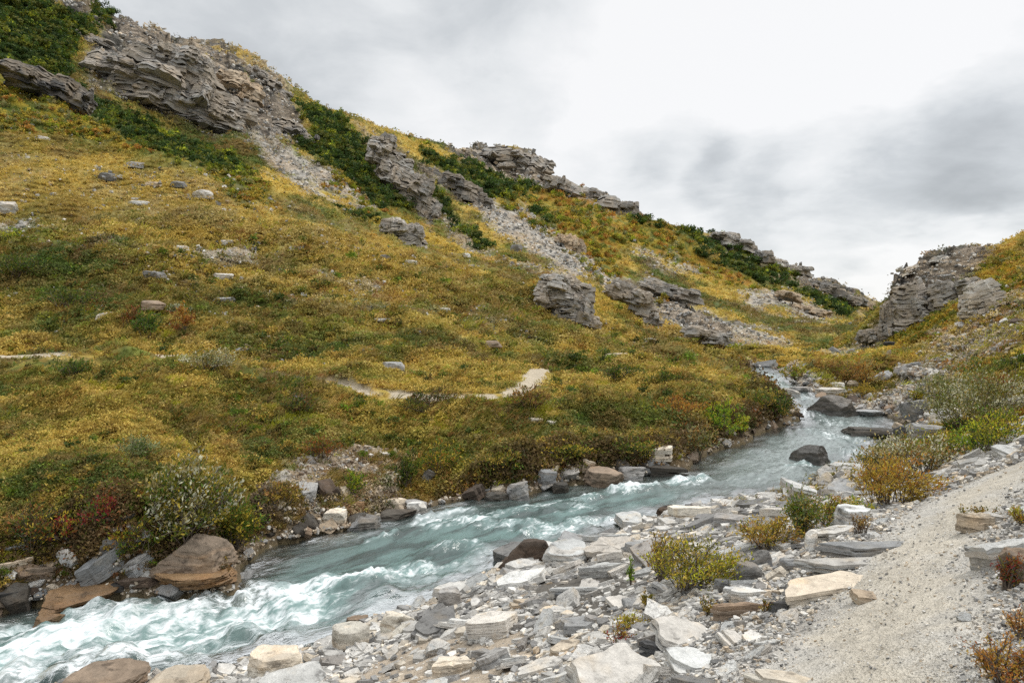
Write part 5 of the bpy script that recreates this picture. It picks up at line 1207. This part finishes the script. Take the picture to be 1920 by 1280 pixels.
# shrubs one can single out, each with stems and leaves
def shrub(name, px, foot, w, h, pal, label, leafpx=7.0, dens=1.0, stems=None, lo=0, wind=.18, cat='shrub', twig=1.0, sag=0.0):
    v = hit(px, foot, lo)
    if v is None: print('shrub miss', label); return
    SEED[0] += 1; rng = RS(SEED[0]+40); k = v.y/F; W, Hh = w*k, h*k/max(math.cos(math.atan2(-v.z, math.hypot(v.x, v.y))), .7)
    root = bpy.data.objects.new(name, None); COL.objects.link(root); root.location = v; root.empty_display_size = .2
    tag(root, label, cat, None, 'thing')
    ex, ey = frame_at(v.x, v.y); exn, eyn = np.array(ex), np.array(ey)
    S_ = stems or int(np.clip(w/5, 9, 34))
    ang = rng.rand(S_)*2*math.pi; rr = np.sqrt(rng.rand(S_))
    tipx = np.cos(ang)*rr*W*.5; tipy = np.sin(ang)*rr*W*.36; tipz = Hh*np.sqrt(np.clip(1-.72*rr**2, .1, 1))*rng.uniform(.62, 1.08, S_)
    bx = tipx*.35*(W/Hh > 1.2) + rng.normal(size=S_)*W*.05; by = tipy*.35 + rng.normal(size=S_)*W*.04
    t = np.linspace(0, 1, 6)
    def curve(j, tt):
        o = np.stack([bx[j]+(tipx[j]-bx[j])*tt**1.25 + wind*W*.25*tt**2, by[j]+(tipy[j]-by[j])*tt**1.25, tipz[j]*tt**.85 - Hh*sag*tt**2], -1); return o
    bend = rng.normal(size=(S_, 3))*W*.05
    VV, FF, nb = [], [], 0
    def tube(P, r0, r1):
        nonlocal nb
        n = len(P); d = np.gradient(P, axis=0); d /= np.linalg.norm(d, axis=1)[:, None]+1e-9
        a = np.cross(d, [0.3, 0.8, .2]); a /= np.linalg.norm(a, axis=1)[:, None]; b = np.cross(d, a); r = np.linspace(r0, r1, n)[:, None]
        ring = np.stack([P+a*r, P+b*r, P-a*r, P-b*r], 1).reshape(-1, 3); VV.append(ring)
        for i in range(n-1):
            for q in range(4): FF.append((nb+4*i+q, nb+4*i+(q+1) % 4, nb+4*i+4+(q+1) % 4, nb+4*i+4+q))
        nb += 4*n
    r0 = max(.0055*Hh+.004, .7*k)
    side_pts = []
    for j in range(S_):
        P = curve(j, t) + np.sin(t*math.pi)[:, None]*bend[j]; tube(P, r0, r0*.35)
        for _ in range(max(1, int(3*twig))):
            q = rng.uniform(.3, .85); a = curve(j, np.array([q]))[0] + math.sin(q*math.pi)*bend[j]; e = a + np.array([rng.normal()*.13*W+wind*.05*W, rng.normal()*.10*W, abs(rng.normal())*.16*Hh]); tw = np.linspace(a, e, 3); tw[1, 2] += .02*Hh
            tube(tw, r0*.5, r0*.22); side_pts.append((a, e))
    st = link('branches', new_mesh('branches', np.vstack(VV), np.array(FF), smooth=True), M_BARK, root)
    n = int(np.clip(w*h/(leafpx*leafpx)*7.5*dens, 150, 7500))
    j = rng.randint(0, S_, n); tt = 1-.68*rng.rand(n)**1.25
    P = np.stack([bx[j]+(tipx[j]-bx[j])*tt**1.25 + wind*W*.25*tt**2, by[j]+(tipy[j]-by[j])*tt**1.25, tipz[j]*tt**.85 - Hh*sag*tt**2], -1) + np.sin(tt*math.pi)[:, None]*bend[j]
    sp = np.array(side_pts); m = rng.rand(n) < .6; w_ = rng.randint(0, len(sp), n); f_ = rng.uniform(.2, 1.05, n)[:, None]
    P[m] = (sp[w_, 0]*(1-f_)+sp[w_, 1]*f_)[m]
    P += rng.normal(size=(n, 3))*np.array([.042*W, .042*W, .032*Hh]); P[:, 2] = np.maximum(P[:, 2], .02*Hh)
    out = P/np.array([W, W, Hh])*1.1; out[:, 0] += wind*1.2
    vv, ff = quad_leaves(P, leafpx*k*rng.uniform(.65, 1.35, n), rng, out)
    pl = np.array([LC[c] for c in pal]); grp = rng.randint(0, len(pal), S_*4); key = np.where(m, w_ % (S_*4), j)
    hz = P[:, 2]/Hh
    c = np.where((rng.rand(n) < .62)[:, None], pl[grp[key % len(grp)]], pl[rng.randint(0, len(pl), n)])*rng.uniform(.7, 1.25, n)[:, None]
    lf = link('leaves', new_mesh('leaves', vv, ff, np.repeat(np.clip(c, .005, .8), 4, 0)), M_LEAF, root)
    R = np.array([[ex.x, ey.x, 0], [ex.y, ey.y, 0], [0, 0, 1]]); root.rotation_euler = (0, 0, math.atan2(ex.y, ex.x))
    return root
SH = [
 ('willow_shrub',355,1018,185,168,['olive','silver','yellow','olive','green','pale'],'big wind tossed willow with white leaf undersides above the largest brown boulder',dict(leafpx=8.5,dens=1.7,wind=.25,stems=36)),
 ('willow_shrub',440,1028,110,105,['green','olive','yellow','olive'],'green willow leaning over the water right of the wind tossed willow',dict(leafpx=7.5,dens=1.5)),
 ('willow_shrub',265,1035,90,60,['olive','yellow','brown','green'],'low yellowing willow at the left foot of the wind tossed willow',dict(leafpx=7)),
 ('red_shrub',195,990,100,60,['red','olive','rust','red','green'],'dark red leaved shrub in the heath left of the wind tossed willow',dict(leafpx=7)),
 ('red_shrub',130,1010,80,46,['rust','red','olive','yellow'],'reddish yellow shrub at the turf edge above the slates',dict(leafpx=7)),
 ('dwarf_birch',60,1030,130,80,['olive','dark','rust','yellow','brown'],'brown green birch scrub over the bank at the left edge',dict(leafpx=6.5)),
 ('dwarf_birch',235,1025,60,36,['yellow','orange','lemon'],'bright yellow leaved sprig hanging above the flat slabs',dict(leafpx=7)),
 ('willow_shrub',1668,948,165,95,['gold','orange','yellow','gold'],'orange gold willow beside the bend of the river',dict(leafpx=6.5,dens=1.2)),
 ('willow_shrub',1715,905,175,100,['tawny','pale','olive','silver'],'brownish willow with pale catkins behind the orange gold willow',dict(leafpx=6,dens=1.0,twig=1.4)),
 ('willow_shrub',1640,890,90,60,['olive','pale','green','gold'],'olive willow at the water left of the brownish willow',dict(leafpx=6)),
 ('willow_shrub',1300,1106,205,92,['gold','olive','yellow','lemon','olive'],'wide golden green willow on the scree above the silt',dict(leafpx=6.5,dens=1.1,twig=1.5)),
 ('willow_shrub',1240,1090,90,90,['tawny','yellow','gold','olive'],'twiggy yellow willow at the left end of the golden green willow',dict(leafpx=6.5,dens=.7,twig=1.6)),
 ('willow_shrub',1440,1030,120,66,['gold','yellow','tawny','olive'],'yellow willow at the left of the row beside the river',dict(leafpx=6,dens=1.2)),
 ('willow_shrub',1500,1008,110,95,['olive','grey','green','gold'],'grey green willow in the middle of the row beside the river',dict(leafpx=6,dens=1.2,twig=1.3)),
 ('willow_shrub',1555,988,110,62,['olive','gold','tawny','lemon'],'olive gold willow at the right of the row beside the river',dict(leafpx=6)),
 ('willow_shrub',1608,962,60,30,['lemon','yellow','bright'],'lemon yellow shrublet left of the orange gold willow',dict(leafpx=5.5)),
 ('willow_shrub',1612,1002,50,40,['tawny','brown','gold'],'dry brown twigs in front of the square white boulder',dict(leafpx=5,dens=.35,twig=2)),
 ('willow_shrub',1182,1100,20,50,['bright','green','bright'],'upright bright green sprig left of the golden green willow',dict(leafpx=7,stems=5)),
 ('dwarf_birch',1185,1180,85,28,['yellow','lemon','gold'],'low yellow shrublet at the lower edge of the silt',dict(leafpx=5.5)),
 ('dwarf_birch',1215,1142,36,34,['yellow','gold','olive'],'small yellow shrub between pale slabs right of the silt',dict(leafpx=5.5)),
 ('dwarf_birch',1160,1208,60,34,['rust','gold','olive','red'],'small reddish shrub above the biggest streaked slab',dict(leafpx=5.5,dens=.7)),
 ('dwarf_birch',1325,1158,40,40,['rust','olive','gold'],'reddish tuft between the slabs below the golden green willow',dict(leafpx=5.5,dens=.7)),
 ('dwarf_birch',1435,1152,26,30,['orange','olive','yellow'],'small orange tuft beside the dark slab end',dict(leafpx=5,dens=.7)),
 ('dwarf_birch',1888,1105,70,66,['rust','tawny','olive','red'],'rusty shrub at the right edge below the bedrock slab',dict(leafpx=6,dens=.9)),
 ('dwarf_birch',1880,1292,120,100,['rust','orange','tawny','gold'],'rusty orange shrub in the bottom right corner',dict(leafpx=6.5,dens=1.1)),
 ('dwarf_birch',1910,1200,60,70,['rust','orange','straw','tawny'],'orange tufted shrub above the bottom right corner',dict(leafpx=6,dens=.9)),
 ('dwarf_birch',1835,975,60,30,['gold','olive','tawny'],'gold green shrublet behind the thick tan block by the path',dict(leafpx=5,dens=.8)),
 ('dwarf_birch',1915,985,40,40,['gold','lemon','orange'],'yellow shrublet at the right edge beside the path rubble',dict(leafpx=5)),
 ('willow_shrub',1352,818,92,62,['bright','green','bright','lemon'],'bright green willow on the far bank point',dict(leafpx=5.5,dens=1.1)),
 ('willow_shrub',1308,862,78,78,['pale','olive','tawny','grey'],'pale twiggy willow at the water left of the bright green willow',dict(leafpx=5.5,dens=.8,twig=1.5)),
 ('willow_shrub',1392,820,46,46,['yellow','lemon','green'],'yellow willow right of the bright green willow',dict(leafpx=5)),
 ('dwarf_birch',1275,785,110,40,['orange','rust','gold','orange'],'orange birch patch in the meadow above the far bank point',dict(leafpx=5)),
 ('willow_shrub',1455,786,80,56,['olive','green','gold','dark'],'olive willow at the tip of the far bank point',dict(leafpx=5)),
 ('willow_shrub',1420,770,60,40,['olive','gold','green'],'olive gold willow behind the tip of the far bank point',dict(leafpx=5)),
 ('willow_shrub',1840,806,190,118,['grey','olive','pale','silver','olive'],'large grey green willow on the right bank',dict(leafpx=5,dens=1.1,twig=1.3)),
 ('willow_shrub',1765,782,60,50,['green','dark','bright'],'dark green willow left of the large grey green willow',dict(leafpx=5)),
 ('willow_shrub',1790,815,60,34,['dark','green','dark'],'low dark willow below the large grey green willow',dict(leafpx=5)),
 ('willow_shrub',1755,740,80,44,['pale','olive','grey'],'pale willow above the large grey green willow',dict(leafpx=4.5)),
 ('dwarf_birch',1725,752,40,24,['yellow','lemon'],'bright yellow bush below the far scree',dict(leafpx=4.5)),
 ('dwarf_birch',1618,742,40,24,['yellow','gold'],'round yellow bush on the gravel bar of the far bank',dict(leafpx=4.5)),
 ('willow_shrub',1620,728,70,60,['gold','tawny','orange','pale'],'gold twiggy willow at the left edge of the far scree',dict(leafpx=4.5,dens=.9)),
 ('willow_shrub',1570,722,80,44,['olive','tawny','brown'],'brown olive willow on the far right bank',dict(leafpx=4.5)),
 ('willow_shrub',1490,712,60,30,['olive','bright','gold'],'yellow green willow beside the farthest water',dict(leafpx=4)),
 ('dwarf_birch',1870,738,90,40,['rust','brown','tawny'],'reddish brown bush right of the large grey green willow',dict(leafpx=4.5)),
 ('dwarf_birch',1830,705,100,36,['olive','green','gold','orange'],'green and orange bush under the far trail',dict(leafpx=4.5)),
 ('dwarf_birch',1900,700,70,40,['dark','olive','green'],'dark bush at the right edge under the far trail',dict(leafpx=4.5)),
 ('dwarf_birch',1775,875,150,80,['lemon','bright','yellow','olive'],'lemon green bush behind the path edge',dict(leafpx=5.5)),
 ('dwarf_birch',1880,846,130,84,['lemon','yellow','olive','green'],'yellow green bush where the path leaves the picture',dict(leafpx=5.5)),
 ('dwarf_birch',1835,858,90,72,['bright','green','lemon'],'bright green bush between the two yellow green bushes by the path',dict(leafpx=5.5)),
 ('dwarf_birch',275,632,62,50,['green','dark','green','dark'],'dark green bush over a black hollow on the meadow',dict(leafpx=5)),
 ('dwarf_birch',342,622,62,44,['orange','rust','gold'],'orange bush right of the dark green bush',dict(leafpx=4.5)),
 ('dwarf_birch',240,612,60,40,['rust','brown','olive'],'brown bush left of the dark green bush',dict(leafpx=4.5)),
 ('willow_shrub',335,590,50,22,['grey','silver','green'],'silver grey low willow behind the pointed brown boulder',dict(leafpx=4)),
 ('willow_shrub',400,695,110,44,['grey','pale','olive','silver'],'pale grey willow beside the trail on the meadow',dict(leafpx=5)),
 ('dwarf_birch',140,708,90,34,['green','olive','dark'],'dark green bush below the trail at left',dict(leafpx=5)),
 ('willow_shrub',255,862,82,46,['grey','green','grey'],'rounded grey green willow in the meadow',dict(leafpx=5.5)),
 ('dwarf_birch',40,520,110,44,['dark','green','olive'],'dark green scrub at the left edge of the heath',dict(leafpx=4.5)),
 ('dwarf_birch',130,575,110,40,['dark','olive','green'],'dark scrub below the left end of the heath bank',dict(leafpx=4.5)),
 ('dwarf_birch',20,455,60,26,['bright','lemon','olive'],'light green mat at the left edge under the streaked boulder',dict(leafpx=4.5)),
 ('dwarf_birch',985,765,90,44,['tawny','olive','brown'],'brownish bush below the pale bend of the trail',dict(leafpx=5)),
 ('dwarf_birch',1165,712,90,30,['dark','olive','green'],'dark low bush right of the pale bend of the trail',dict(leafpx=4.5)),
 ('dwarf_birch',1240,722,80,30,['dark','green','olive'],'dark green bush in the meadow dip toward the gorge',dict(leafpx=4.5)),
 ('dwarf_birch',820,890,100,60,['yellow','olive','green','orange'],'yellow green birch hanging over the far bank rocks',dict(leafpx=5.5)),
 ('grass_tussock',762,918,60,80,['dark','green','olive'],'dark green grassy tussock hanging down the bank beside the gravel patch',dict(leafpx=6)),
 ('dwarf_birch',935,885,90,44,['olive','green','gold'],'olive birch on the turf edge above the square grey block',dict(leafpx=5.5)),
 ('dwarf_birch',1060,865,110,44,['green','olive','yellow'],'green birch on the turf edge above the rounded boulder',dict(leafpx=5.5)),
 ('dwarf_birch',1180,858,100,40,['gold','olive','green'],'gold green birch on the turf edge above the cream slab',dict(leafpx=5)),
 ('grass_tussock',660,925,50,50,['bright','lemon','green'],'bright green grass tuft on the bare gravel patch',dict(leafpx=6,dens=.7)),
 ('grass_tussock',525,950,70,50,['olive','tawny','gold','brown'],'brown green tussock at the left of the bare gravel patch',dict(leafpx=6)),
 ('dwarf_birch',600,860,100,44,['brown','olive','rust'],'brown heath lip above the bare gravel patch',dict(leafpx=5)),
 ('dwarf_birch',800,770,130,40,['olive','dark','brown'],'dark heath hummock in the meadow below the trail',dict(leafpx=5)),
 ('dwarf_birch',560,775,90,44,['brown','dark','olive'],'brown hummock beside the dark round stone',dict(leafpx=5)),
]
for nm, px, ft, w, h, pal, lb, kw in SH: shrub(nm, px, ft, w, h, pal, lb, **kw)
